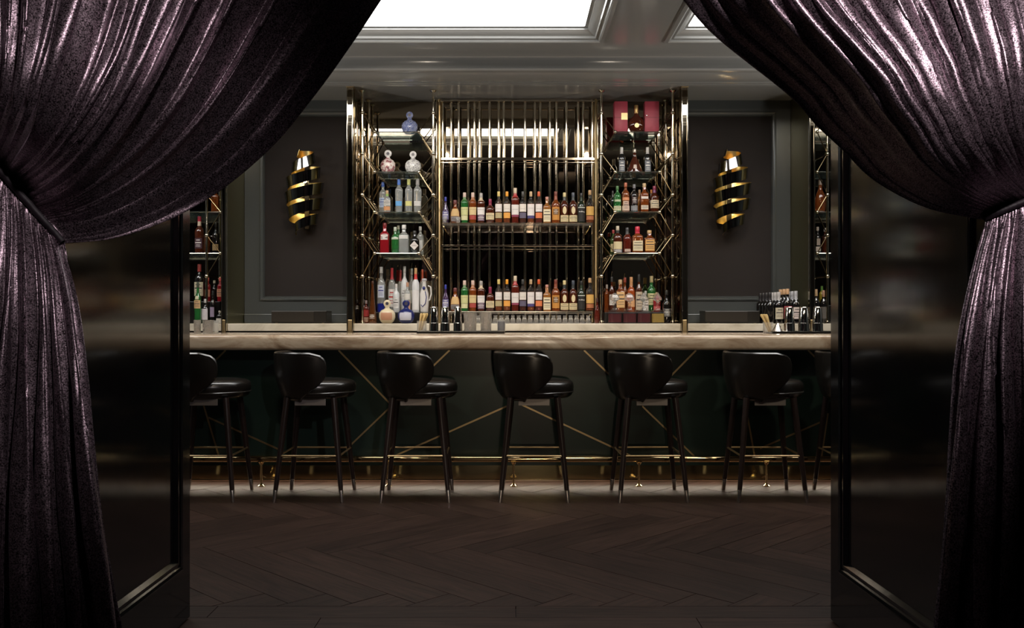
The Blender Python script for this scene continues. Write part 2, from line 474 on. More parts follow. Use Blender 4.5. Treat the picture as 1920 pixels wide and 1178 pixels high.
# doors: gloss black double doors opened into the bar room
def door(name, side, hinge, rz, length):
    root = bpy.data.objects.new(name, None); COL.objects.link(root); root['kind'] = 'structure'
    root.location = hinge; root.rotation_euler = (0, 0, rz)
    H, T, st, br, tr = 2.64, .045, .125, .245, .16
    x0, x1 = 0, length
    s = side                                           # +1: visible face towards +y_local
    fr = MB().box(x0, x0 + st, -T / 2, T / 2, .008, H).box(x1 - st, x1, -T / 2, T / 2, .008, H)
    fr.box(x0 + st, x1 - st, -T / 2, T / 2, .008, br).box(x0 + st, x1 - st, -T / 2, T / 2, H - tr, H)
    fr.build('door_frame', door_lac, root)
    MB().box(x0 + st, x1 - st, -.010, .010, br, H - tr).build('door_panel', door_lac, root)
    for sg in (1, -1):
        ring = [(.030, T / 2), (.030, T / 2 + .006), (.022, T / 2 + .010), (.012, T / 2 + .006), (.006, T / 2 - .002), (0, T / 2 + .003), (-.008, T / 2 + .003), (-.020, .011)]
        v = []; f = []
        a, b, c, d = x0 + st, x1 - st, br, H - tr
        for q, y in ring: v += [(a - q, y * sg, c - q), (b + q, y * sg, c - q), (b + q, y * sg, d + q), (a - q, y * sg, d + q)]
        for i in range(len(ring) - 1):
            for k in range(4): f.append((i * 4 + k, i * 4 + (k + 1) % 4, i * 4 + 4 + (k + 1) % 4, i * 4 + 4 + k))
        MB().add(v, f).build('panel_moulding', door_lac, root, smooth=True, angle=30)
    return root
door('door_1', -1, (-1.292, 2.45, 0), R(90), 1.196)
door('door_2', 1, (1.296, 2.45, 0), R(91.4), 1.165)

# ================================================================== THE BAR
bar_x0, bar_x1 = -4.3, 4.3
YF = 6.55                      # face of the green panel
counter_prof = []
zt, zb = 1.060, .955
for k in range(9):
    a = PI / 2 + PI / 2 * k / 8
    counter_prof.append((6.282 + .032 * math.cos(a), zt - .032 + .032 * math.sin(a)))
for k in range(6):
    a = PI + PI / 2 * k / 5
    counter_prof.append((6.270 + .020 * math.cos(a), zb + .020 + .020 * math.sin(a)))
counter_prof += [(6.98, zb), (6.98, zt)]
counter = tag(MB().extrude(counter_prof, bar_x0, bar_x1).build('bar_counter', onyx, smooth=True, angle=35),
              'long veined beige onyx bar counter with rounded front edge', 'counter')

bar = thing('cocktail_bar', 'dark green bar front with brass line inlay and mirrored toe kick', 'bar', (0, YF, 0))
MB().box(bar_x0, bar_x1, 0, .035, .128, zb - .002).build('front_panel', green, bar)
MB().box(bar_x0, bar_x1, .035, .40, .185, zb - .002).build('carcass', black_m, bar)
MB().box(bar_x0, bar_x1, .075, .40, .0, .184).build('toe_kick', principled('toe_kick_mirror', (.30, .25, .14), .10, 1.), bar)
MB().cbox(bar_x0, bar_x1, .060, .0745, .001, .016, .002).build('floor_strip', brass_pale, bar)
for (x0, y0, x1, y1) in ((635, 657, 735, 761), (843, 657, 650, 842), (950, 762, 736, 857), (978, 759, 1187, 857), (1095, 657, 1303, 857), (1305, 657, 1202, 762),
                         (1398, 762, 1415, 857), (1545, 789, 1425, 841), (1552, 775, 1540, 857), (382, 760, 411, 857), (391, 783, 523, 843), (423, 657, 300, 780), (1515, 657, 1640, 780)):
    a = Vector((PX(x0, YF), 0, PZ(y0, YF))); b = Vector((PX(x1, YF), 0, PZ(y1, YF)))
    d = (b - a).normalized(); n = Vector((-d.z, 0, d.x)) * .0058
    q = [a + n, b + n, b - n, a - n]
    v = [(p.x, -.004, p.z) for p in q] + [(p.x, .003, p.z) for p in q]
    MB().add(v, [(0, 1, 2, 3), (7, 6, 5, 4), (0, 4, 5, 1), (1, 5, 6, 2), (2, 6, 7, 3), (3, 7, 4, 0)]).build('brass_inlay', brass_dull, bar)

rail_y, rail_z = 6.446, .190
rail = thing('foot_rail', 'polished brass foot rail along the bar base', 'foot rail', (0, rail_y, 0))
MB().tube([(bar_x0, 0, rail_z), (bar_x1, 0, rail_z)], .0215, 18).build('rail', brass, rail, smooth=True)
for x in (490, 728, 963, 1198, 1437, 1690, 250):
    X = PX(x, rail_y)
    pm = MB().tube([(X, 0, .004), (X, 0, rail_z - .018)], .007, 10)
    pm.tube([(X, 0, .075), (X, .104, .045)], .005, 8)
    pm.lathe([(.0005, .026), (.006, .026), (.012, .012), (.02, .009)], 16, o=(X, 0, 0)).lathe([(-.02, .012), (-.005, .02), (.0, .026)], 14, o=(X, 0, rail_z - .018))
    pm.build('post', brass, rail, smooth=True)

# ---- bar stools
def make_stool():
    root = bpy.data.objects.new('bar_stool', None); COL.objects.link(root)
    Hs = .652                                              # underside of the seat
    legs = [(-1, -1), (1, -1), (-1, 1), (1, 1)]
    for sx, sy in legs:
        top = Vector((sx * .150, sy * .150, Hs + .01)); bot = Vector((sx * .2165, sy * .2165, 0.0))
        d = (bot - top); k = 1 - .078 / top.z
        mid = top + d * k
        leg = MB().tube([top, top + d * .25, mid], [.021, .0205, .0150], 14).build('leg', leg_m, root, smooth=True)
        MB().tube([mid, mid + d * .004, bot], [.0150, .0158, .0118], 14).build('ferrule', nickel, leg, smooth=True)
    e = .1945
    for a, b in (((-e, -e), (e, -e)), ((e, -e), (e, e)), ((e, e), (-e, e)), ((-e, e), (-e, -e))):
        MB().tube([(a[0], a[1], .294), (b[0], b[1], .294)], .0062, 10).build('footrest_bar', brass_dull, root, smooth=True)
    MB().cbox(-.100, .100, -.158, -.150, .612, .655, .002).build('apron_plate', principled('satin_plate', (.34, .31, .29), .45, .6), root)
    # swivelled seat: local frame faces +y' rotated by th
    th = R(58); c, s_ = math.cos(th), math.sin(th)
    def rot(p): return (p[0] * c + p[1] * s_, -p[0] * s_ + p[1] * c, p[2])
    seat = MB(); prof = [(.652, .150), (.655, .185), (.668, .203), (.690, .213), (.725, .217), (.750, .212), (.764, .196), (.771, .16), (.774, .08), (.775, .012)]
    seat.lathe(prof, 40, n=2.35, by=1.06, o=(0, .03, 0)); seat.v = [rot(p) for p in seat.v]
    so = seat.build('seat', leather, root, smooth=True, angle=60)
    pts = []
    for k in range(56):
        a = 2 * PI * k / 56; cc, q = math.cos(a), math.sin(a)
        pts.append(rot((math.copysign(abs(cc) ** (2 / 2.35), cc) * .2135, .03 + math.copysign(abs(q) ** (2 / 2.35), q) * .2135 * 1.06, .692)))
    MB().tube(pts, .0042, 6, closed=True).build('piping', piping_m, so, smooth=True)
    # wrap-around backrest shell
    nu, nv = 41, 19
    zb_, zt_ = .640, .936
    def amax(v):
        if v < .62: return R(36 + 47 * math.sin(PI / 2 * v / .62) ** 1.2)
        k = (v - .62) / .38
        return R(83 - 22 * (1 - math.sqrt(max(0, 1 - k ** 3.4))))
    def shell(u, v, inset):
        a = u * amax(v)
        rr = .206 + .058 * v ** .75 + .012 * math.sin(PI * v) - inset
        z = zb_ + (zt_ - zb_) * v + (.004 if inset else 0)
        if v < .12: rr -= .02 * (1 - v / .12) ** 2
        x = math.sin(a) * rr * 1.0; y = -math.cos(a) * rr * 1.04 + .005
        return rot((x, y, z))
    out = [shell(-1 + 2 * i / (nu - 1), j / (nv - 1), 0) for j in range(nv) for i in range(nu)]
    inn = [shell(-1 + 2 * i / (nu - 1), j / (nv - 1), .030) for j in range(nv) for i in range(nu)]
    bm_ = MB(); N = nu * nv
    bm_.v = out + inn
    for j in range(nv - 1):
        for i in range(nu - 1):
            a = j * nu + i
            bm_.f.append((a, a + 1, a + nu + 1, a + nu)); bm_.f.append((N + a, N + a + nu, N + a + nu + 1, N + a + 1))
    rim = [i for i in range(nu)] + [j * nu + nu - 1 for j in range(1, nv)] + [(nv - 1) * nu + i for i in range(nu - 2, -1, -1)] + [j * nu for j in range(nv - 2, 0, -1)]
    for k in range(len(rim)):
        a, b = rim[k], rim[(k + 1) % len(rim)]
        bm_.f.append((a, b, N + b, N + a))
    bo = bm_.build('backrest', leather, root, smooth=True, angle=50)
    edge = [j * nu for j in range(nv)] + [(nv - 1) * nu + i for i in range(1, nu)] + [j * nu + nu - 1 for j in range(nv - 2, -1, -1)]
    MB().tube([tuple((Vector(out[k]) * .5 + Vector(inn[k]) * .5) + Vector((0, 0, .004))) for k in edge], .0145, 8).build('rolled_edge', leather, bo, smooth=True)
    return root
stool = make_stool()
STOOL_Y = 6.095
LABS = ['leftmost black leather bar stool, half hidden by the left door', 'second bar stool from the left door, black leather with wraparound back',
        'third bar stool from the left door, pale plate under its seat', 'fourth bar stool from the left, nearest the middle of the bar',
        'fifth bar stool from the left, brightest sheen on its back', 'sixth bar stool, whole and nearest the right door',
        'bar stool almost wholly hidden behind the right door']
for i, xf in enumerate((373, 578.5, 777, 1003, 1224.5, 1449, 1630)):
    o = stool if i == 0 else copy_tree(stool)
    o.location = (PX(xf, 5.88), STOOL_Y, 0); tag(o, LABS[i], 'bar stool', 'bar stools along the counter')
    o.rotation_euler = (0, 0, R((0, -1, 1, -1.5, 1, 0, -2)[i]))

# ================================================================== BACK BAR
bc = thing('back_counter', 'pale marble back bar ledge between mirrored pilasters', 'counter', (0, 7.24, 0))
edges = [-XW + .001] + [q for a, b in FINS for q in (a, b)] + [XW - .001]
for a, b in zip(edges[0::2], edges[1::2]):
    MB().cbox(a + .001, b - .001, 0, .508, 1.066, 1.125, .004).build('slab', ledge_m, bc)
    MB().box(a + .001, b - .001, .06, .508, 0, 1.065).build('cabinet_base', black_m, bc)
for k, (a, b) in enumerate(FINS):
    f = thing('mirrored_pilaster', ('mirrored pilaster with olive bronze side, next to the left door', 'brass edged mirrored pilaster left of the bottle towers',
              'brass edged mirrored pilaster right of the bottle towers', 'mirrored pilaster with olive bronze side, next to the right door')[k], 'pilaster', ((a + b) / 2, FIN_Y, 0), 'mirrored pilasters of the back bar')
    hw = (b - a) / 2
    MB().box(-hw + .001, hw - .001, .004, Y_B - FIN_Y + .01, 1.05, ZSOF - .001).build('side_mirror', olive_mirror, f)
    MB().box(-hw + .009, hw - .009, .0, .0038, 1.13, ZSOF - .012).build('front_mirror', bronze_mirror, f)
    for s in (-1, 1):
        MB().cbox(s * hw - (.009 if s > 0 else 0), s * hw + (.009 if s < 0 else 0), -.006, .03, 1.05, ZSOF - .002, .002).build('brass_edge', brass_pale, f)
    MB().cbox(-hw + .009, hw - .009, -.006, .02, 1.05, 1.155, .003).build('brass_foot', brass_dull, f)
    MB().cbox(-hw - .004, hw + .004, -.010, .05, ZSOF - .012, ZSOF - .0015, .003).build('brass_cap', brass_dull, f)

XN0, XN1 = -1.239, 1.322
for nm, a, b in (('dark mirror behind the shelves beside the left door', -XW + .002, FINS[0][0] - .001), ('dark mirror behind the shelves beside the right door', FINS[3][1] + .001, XW - .002)):
    tag(MB().box(a, b, Y_B, Y_B + .011, 1.126, ZSOF - .002).build('wall_mirror', principled('dim_bronze_mirror', (.20, .165, .12), .05, 1.)), nm, 'mirror')
tag(MB().box(XN0 + .001, XN1 - .001, Y_B, Y_B + .011, 1.126, ZSOF - .002).build('wall_mirror', bronze_mirror), 'large bronze mirror behind the bottle towers', 'mirror')
for s, (a, b) in enumerate(((XN0 + .0015, XN0 + .005), (XN1 - .005, XN1 - .0015))):
    tag(MB().box(a, b, 7.27, Y_B - .002, 1.126, ZSOF - .003).build('side_mirror', principled('dark_bronze_mirror', (.42, .31, .19), .03, 1.)),
        ('bronze mirror on the left cheek of the bottle niche', 'bronze mirror on the right cheek of the bottle niche')[s], 'mirror')

# ---- bottle towers
bronze_dark = principled('dark_bronze', (.17, .125, .07), .22, 1.)
NODES_Z = [2.795, 2.470, 2.145, 1.824, 1.4995]
SHELF_Z = [2.651, 2.333, 2.0146, 1.688]
TY0, TY1 = 7.335, 7.665
def tower(x0, x1, sx0, sx1, label, steps=(0, 1, 2, 3), mat=brass_pale):
    t = thing('bottle_tower', label, 'shelving', ((x0 + x1) / 2, (TY0 + TY1) / 2, 1.126), 'brass bottle towers')
    ox, oy, oz = t.location
    def L(p): return (p[0] - ox, p[1] - oy, p[2] - oz)
    for x in (x0, x1):
        for y in (TY0, TY1):
            rod = MB().tube([L((x, y, 1.128)), L((x, y, ZSOF - .002))], .0105, 12)
            rod.lathe([(0, .024), (.012, .024), (.02, .012)], 14, o=L((x, y, 1.127))).lathe([(0, .012), (.012, .026), (.02, .026)], 14, o=L((x, y, ZSOF - .023)))
            ro = rod.build('upright', mat, t, smooth=True)
            for z in NODES_Z: MB().ball(L((x, y, z)), .0175, 12, 8).build('node', mat, ro, smooth=True)
        for z in NODES_Z:
            MB().tube([L((x, TY0, z)), L((x, TY1, z))], .006, 8).build('cross_bar', mat, t, smooth=True)
    for k in steps:
        z = SHELF_Z[k]
        sh = MB().cbox(*[q for q in (sx0 - ox, sx1 - ox, TY0 + .01 - oy, TY1 + .015 - oy, z - .012 - oz, z - oz)], .002).build('glass_shelf', shelf_glass, t)
        MB().tube([L((sx0, TY0 + .006, z - .006)), L((sx1, TY0 + .006, z - .006))], .0030, 8).build('shelf_edge', mat, sh, smooth=True)
        for y in (TY0, TY1):
            for x, xs_ in ((x0, sx0), (x1, sx1)):
                MB().ball(L((xs_, y + .004, z - .006)), .0145, 10, 6).build('corner_fitting', brass_pale, t, smooth=True)
                for zz in (NODES_Z[k], NODES_Z[k + 1]):
                    MB().tube([L((x, y, zz)), L((xs_, y + .004, z - .006))], .0045, 8).build('strut', bronze_dark, t, smooth=True)
    return t
tower(-1.186, -.624, -1.090, -.738, 'brass bottle tower with glass shelves on the left, clear spirits')
tower(.709, 1.274, .819, 1.171, 'brass bottle tower with glass shelves on the right, red boxes on top')
tower(-2.97, -2.42, -2.95, -2.31, 'brass bottle shelves beyond the left pilaster, beside the door')
tower(2.50, 3.05, 2.42, 2.98, 'brass bottle shelves beyond the right pilaster, beside the door')

# ---- centre frame with vertical rods and two glass shelves
CY = 7.62
cf = thing('rod_screen', 'centre back bar screen of irregular polished brass rods over smoked mirror', 'shelving', (.045, CY, 1.126))
for x in (830, 846, 860, 878, 889.5, 899, 918, 935, 944.5, 961, 984.5, 1003, 1013, 1031, 1043.5, 1062, 1084, 1093.5, 1110.6):
    X = PX(x, CY) - .045
    MB().tube([(X, 0, .002), (X, 0, 1.835)], .0112, 14).build('rod', brass_pale, cf, smooth=True)
xa, xb = PX(827, CY) - .045, PX(1114, CY) - .045
for z, h, nm in ((2.948, .012, 'top_rail'), (2.4746, .022, 'rail'), (1.760, .018, 'rail')):
    MB().cbox(xa, xb, -.026, -.012, z - h / 2 - 1.126, z + h / 2 - 1.126, .003).build(nm, brass_pale, cf)
    if nm == 'rail': MB().cbox(xa, xb, -.024, -.013, z - h / 2 - .022 - 1.126, z - h / 2 - .016 - 1.126, .001).build('rail', brass_pale, cf)
for x in (xa - .012, xb + .012):
    MB().cbox(x - .008, x + .008, -.03, .03, .002, 1.84, .002).build('side_post', brass_dull, cf)
MB().box(xa - .004, xb + .004, .095, .118, .002, 2.4746 - 1.126).build('smoked_mirror', smoke_mirror, cf)
CS_Z = (1.929, 1.221)
for z in CS_Z:
    sh = MB().cbox(PX(829, 7.4) - .045, PX(1110, 7.4) - .045, 7.385 - CY, 7.585 - CY, z - .022 - 1.126, z - 1.126, .002).build('glass_shelf', glassm('thick_shelf', (.75, .70, .62), .9, .6, .18), cf)
    MB().cbox(PX(829, 7.4) - .045, PX(1110, 7.4) - .045, 7.380 - CY, 7.3845 - CY, z - .006 - 1.126, z - .001 - 1.126, .001).build('shelf_edge', brass_pale, sh)
    for x in (832, 1106):
        MB().tube([(PX(x, 7.4) - .045, 7.40 - CY, z - .028 - 1.126), (PX(x, 7.4) - .045 + (.02 if x < 900 else -.02), -.02, z - .075 - 1.126)], .006, 8).build('bracket', brass, cf, smooth=True)

# ---- spiral wall sconces
def sconce(X, Z, label):
    t = thing('wall_sconce', label, 'wall lamp', (X, Y_B - .165, Z), 'spiral sconces')
    H = .735
    turns = 5.1; n = 320
    bw = .088
    def rad(k):        # k 0 top .. 1 bottom
        pts = [(0, .055), (.12, .085), (.25, .118), (.42, .150), (.62, .158), (.78, .140), (.9, .105), (1, .078)]
        for (a, ra), (b, rb) in zip(pts, pts[1:]):
            if k <= b: return ra + (rb - ra) * (k - a) / (b - a)
        return pts[-1][1]
    def strip(off, nw=6):
        P = []
        for i in range(n + 1):
            k = i / n; a = R(205) - k * turns * 2 * PI
            zc = H / 2 - .03 - k * (H - .09)
            tilt = .020 * math.sin(a * 1.0 + .9 + 1.3 * k)
            for j in range(nw + 1):
                q = j / nw - .5
                z = zc + q * bw * (.55 + .45 * min(1, k * 6 + .1) * min(1, (1 - k) * 6 + .35)) + tilt
                rr = rad(min(1, max(0, k))) * (1 + (.10 if k > .36 else -.30 + .40 * k / .36) * q) - off
                P.append((math.cos(a) * rr, math.sin(a) * rr * .82, z))
        return P
    nw = 6
    for nm, off, mat in (('spiral_band', 0., principled('black_chrome', (.30, .29, .28), .07, 1.)), ('gold_lining', .003, principled('satin_gold', (.78, .60, .24), .30, 1.))):
        mb = MB(); a = strip(off, nw); b = strip(off + .0022, nw)
        W = nw + 1; N = len(a); mb.v = a + b
        for i in range(n):
            for j in range(nw):
                q = i * W + j
                mb.f.append((q, q + 1, q + W + 1, q + W)); mb.f.append((N + q, N + q + W, N + q + W + 1, N + q + 1))
            for j in (0, nw):
                q = i * W + j; mb.f.append((q, q + W, N + q + W, N + q))
        mb.f.append(tuple(range(W)) + tuple(N + j for j in range(W - 1, -1, -1)))
        mb.build(nm, mat, t, smooth=True, angle=50)
    MB().cbox(-.02, .02, .08, .118, -.30, .30, .004).build('back_plate', black_m, t)
    MB().tube([(0, .085, .08), (0, 0.02, .08)], .008, 8).tube([(0, .085, -.12), (0, .02, -.12)], .008, 8).build('arm', black_m, t, smooth=True)
    for z in (.09, -.11):
        MB().ball((0, 0, z), .018, 14, 10).build('bulb', emission('warm_bulb', (1, .74, .38), 24.), t, smooth=True)
    return t
sconce(PX(572, 7.6), PZ(360, 7.6), 'spiral black chrome wall sconce with gold lining, on the left panel')
sconce(PX(1371, 7.6), PZ(360, 7.6), 'spiral black chrome wall sconce with gold lining, on the right panel')

# ================================================================== CURTAINS
def resample(pts, n):
    """Catmull-Rom through pts, resampled at n equal arc lengths"""
    P = np.array(pts, float)
    Q = np.vstack([2 * P[0] - P[1], P, 2 * P[-1] - P[-2]])
    out = []
    for i in range(1, len(Q) - 2):
        for t in np.linspace(0, 1, 24, endpoint=False):
            p0, p1, p2, p3 = Q[i - 1], Q[i], Q[i + 1], Q[i + 2]
            out.append(.5 * ((2 * p1) + (-p0 + p2) * t + (2 * p0 - 5 * p1 + 4 * p2 - p3) * t * t + (-p0 + 3 * p1 - 3 * p2 + p3) * t ** 3))
    out.append(P[-1]); out = np.array(out)
    d = np.r_[0, np.cumsum(np.hypot(*np.diff(out, axis=0).T))]
    u = np.linspace(0, d[-1], n)
    return np.c_[np.interp(u, d, out[:, 0]), np.interp(u, d, out[:, 1])]

def smoothstep(a, b, x):
    t = np.clip((x - a) / (b - a), 0, 1); return t * t * (3 - 2 * t)

def wav(s, t, rs, n=5, fs=3., ft=2.):
    o = np.zeros_like(s)
    for _ in range(n):
        o += np.sin(s * fs * rs.uniform(.4, 1.6) * 2 * PI + t * ft * rs.uniform(-1.2, 1.2) * 2 * PI + rs.uniform(0, 6.28)) / n ** .5
    return o

def curtain(name, label, seed, mirror, outer_top, free, tie0, tie1, skirt_free, skirt_outer, folds, lower_folds, free_flat, sharp, deep, roll0, Yc=2.05):
    """folds: list of (s position of crease) ; all coordinates measured in the plane y = Yc"""
    rs = np.random.RandomState(seed)
    k = F / Yc
    ns, na, nb = 560, 230, 200
    up_out = resample([outer_top, (outer_top[0] * .6 + tie0[0] * .4, outer_top[1] * .45 + tie0[1] * .55), tie0], na)
    up_free = resample(free, na)
    lo_out = resample([tie0] + skirt_outer, nb)
    lo_free = resample([tie1] + skirt_free, nb)
    s = np.linspace(0, 1, ns)
    O = np.vstack([up_out, lo_out[1:]]); E = np.vstack([up_free, lo_free[1:]])
    nt = len(O)
    T = np.linspace(0, 1, nt)
    tk = (na - 1) / (nt - 1)                       # parameter of the tie
    S, TT = np.meshgrid(s, T)
    X = O[:, 0:1] * (1 - S) + E[:, 0:1] * S
    Z = O[:, 1:2] * (1 - S) + E[:, 1:2] * S
    # gather profile: 0 at the tie, 1 far from it
    up = np.clip((tk - TT) / tk, 0, 1); dn = np.clip((TT - tk) / (1 - tk), 0, 1)
    open_ = np.where(TT < tk, up, dn)
    # broad folds: piecewise phase from the crease list
    fl = np.array(lower_folds); wsel = (TT > tk)
    fp = np.array(folds); ph_u = np.interp(S + .006 * wav(S, TT, rs, 4, 2., 1.3) * (.3 + open_), fp, np.arange(len(fp)))
    ph_l = np.interp(S + .010 * wav(S, TT, rs, 4, 2., 1.0) * (.3 + open_), fl, np.arange(len(fl)))
    ph = np.where(wsel, ph_l, ph_u)
    nf = max(len(fp), len(fl))
    frac = ph - np.floor(ph); idx = np.clip(np.floor(ph).astype(int), 0, nf - 1)
    hgt = rs.uniform(.55, 1., nf); skew = rs.uniform(-.2, .2, nf)
    c_ = .5 + skew[idx]
    fr2 = np.where(frac < c_, .5 * frac / c_, .5 + .5 * (frac - c_) / (1 - c_))
    prof = np.abs(np.sin(PI * fr2)) ** sharp * hgt[idx]
    wu = np.diff(fp, append=fp[-1] + .05); wl = np.diff(fl, append=fl[-1] + .05)
    wdt = np.where(wsel, wl[np.clip(idx, 0, len(fl) - 1)] * .62, wu[np.clip(idx, 0, len(fp) - 1)])
    ampA = (.012 + .078 * smoothstep(0, .5, open_)) * np.clip(wdt / .062, .35, 1.6)
    ampA = ampA * smoothstep(0, .04, open_) * np.where(wsel, 1., deep)
    edge = 1 - free_flat * smoothstep(.62, 1., S) * np.where(TT < tk, 1, .35)
    disp = ampA * prof * edge
    # finer gathers that run into the tie
    ph2 = S * 34 + 1.3 * wav(S, TT, rs, 5, 3., 1.)
    disp += (.0010 + .003 * np.exp(-open_ * 7)) * np.abs(np.sin(PI * ph2)) ** .8 * (.4 + .6 * edge)
    # soft irregular billow
    disp += .012 * wav(S, TT, rs, 5, 4., 3.) * smoothstep(0, .35, open_) * (1 - .5 * smoothstep(.7, 1, S))
    disp += .005 * wav(S, TT, rs, 6, 11., 9.) * smoothstep(.02, .3, open_)
    disp += .0008 * wav(S, TT, rs, 6, 26., 22.) * smoothstep(.02, .3, open_)
    # overall belly of the swag: pushed to the viewer in the middle, the free edge rolls back and under
    belly = np.where(TT < tk, .17 * np.sin(PI * np.clip(TT / tk, 0, 1) ** 2.7) * np.sin(PI * np.clip(S, 0, 1) ** .85), .03 * np.sin(PI * S))
    roll = -.17 * smoothstep(roll0, 1.0, S) ** 1.2 * np.where(TT < tk, smoothstep(.25, .65, TT / tk) * (1 - smoothstep(.80, 1., TT / tk)), 0)
    tuck = -.055 * np.exp(-((TT - tk) / .045) ** 2)
    Yd = Yc - disp - belly - roll - tuck
    # lateral overhang of the folds
    lat = .45 * ampA * np.sin(2 * PI * fr2) * edge * hgt[idx]
    sgn = -1 if mirror else 1
    Ylow = Yd + disp
    Wx = (X - 960) * Ylow / F + sgn * lat
    Wz = EYE - (Z - 589) * Ylow / F
    pts = np.stack([Wx, Yd, Wz], -1).reshape(-1, 3)
    i, j = np.meshgrid(np.arange(ns - 1), np.arange(nt - 1))
    a = (j * ns + i).ravel()
    faces = np.stack([a, a + 1, a + ns + 1, a + ns], -1)
    me = bpy.data.meshes.new('drape')
    me.from_pydata(pts.tolist(), [], faces.tolist())
    me.polygons.foreach_set('use_smooth', [True] * len(me.polygons))
    tiex = ((tie0[0] + tie1[0]) / 2 - 960) / k
    root = thing(name, label, 'curtain', (outer_top[0] / k - 960 / k, Yc, 0), 'velvet curtains of the doorway')
    o = link('drape', me, velvet, root); o.location = (-root.location.x, -Yc, 0)
    sol = o.modifiers.new('thickness', 'SOLIDIFY'); sol.thickness = .004; sol.offset = 1
    # tieback band around the gathered cloth
    row = na - 1
    band = []
    nb_ = 60
    for q in range(nb_ + 1):
        u = q / nb_
        ii = int(u * (ns - 1)); lo_, hi_ = max(0, ii - 14), min(ns, ii + 15)
        yy = Yd[row - 2:row + 3, lo_:hi_].min() - .006
        band.append((Wx[row, ii], yy, Wz[row, ii]))
    e0, e1 = band[0], band[-1]
    loop = band + [(e1[0] - .05 * sgn, e1[1] + .08, e1[2]), ((e0[0] + e1[0]) / 2, Yc + .15, (e0[2] + e1[2]) / 2), (e0[0], e0[1] + .12, e0[2])]
    mb = MB(); V = []
    hw = .008
    dirv = Vector((e1[0] - e0[0], 0, e1[2] - e0[2])).normalized(); nrm = Vector((-dirv.z, 0, dirv.x))
    for p in loop:
        for q, dy in ((-1, .002), (-.5, -.004), (.5, -.004), (1, .002), (.5, .006), (-.5, .006)):
            V.append((p[0] + nrm.x * hw * q, p[1] + dy, p[2] + nrm.z * hw * q))
    nL = len(loop); mb.v = V
    for a_ in range(nL):
        b_ = (a_ + 1) % nL
        for q in range(6): mb.f.append((a_ * 6 + q, a_ * 6 + (q + 1) % 6, b_ * 6 + (q + 1) % 6, b_ * 6 + q))
    tb = mb.build('tieback', tie_m, root, smooth=True, angle=60); tb.location = (-root.location.x, -Yc, 0)
    # heading rail with rings is out of view: a plain pole carries the cloth
    return root

YT = 589 - (2.72 - EYE) * F / 2.05           # curtain head
YBOT = 589 + (EYE - .012) * F / 2.05
L_folds = [0, .07, .15, .22, .29, .335, .385, .43, .515, .55, .585, .62, .67, .735, .80, .87, .94, 1.0]
L_low = [0, .12, .25, .38, .50, .585, .70, .785, .86, 1.0]
curtain('velvet_curtain', 'dark purple velvet curtain swept to the left and tied back', 11, False,
        (-350, YT),
        [(985, YT), (900, -400), (800, -140), (715, 0), (640, 110), (585, 185), (520, 265), (440, 338), (360, 392), (280, 428), (200, 450), (122, 455)],
        (-95, 210), (118, 456),
        [(150, 560), (187, 745), (225, 950), (262, 1178), (318, YBOT)],
        [(-170, 520), (-250, 900), (-330, YBOT)], L_folds, L_low, .80, .62, .8, .55)
R_folds = [0, .06, .13, .20, .27, .335, .39, .445, .535, .575, .645, .69, .735, .78, .83, .885, .94, 1.0]
R_low = [0, .13, .27, .42, .56, .68, .78, .89, 1.0]
curtain('velvet_curtain', 'dark purple velvet curtain swept to the right and tied back', 23, True,
        (2270, YT),
        [(1000, YT), (1075, -400), (1180, -150), (1285, 0), (1340, 62), (1420, 128), (1490, 188), (1530, 235), (1580, 282), (1628, 332), (1690, 370), (1750, 394), (1840, 410)],
        (2040, 330), (1850, 408),
        [(1822, 500), (1790, 640), (1765, 800), (1745, 960), (1728, 1178), (1700, YBOT)],
        [(2090, 560), (2180, 900), (2270, YBOT)], R_folds, R_low, .45, .38, .34, .72)
cr = thing('curtain_rail', 'dark curtain pole across the doorway, above the picture', 'curtain rail', (0, 2.07, 2.76))
MB().tube([(-1.65, 0, 0), (1.65, 0, 0)], .018, 12).build('pole', black_m, cr, smooth=True)
for x in (-1.6, 0, 1.6):
    MB().cbox(x - .012, x + .012, -.012, .209, -.012, .012, .003).build('bracket', black_m, cr)

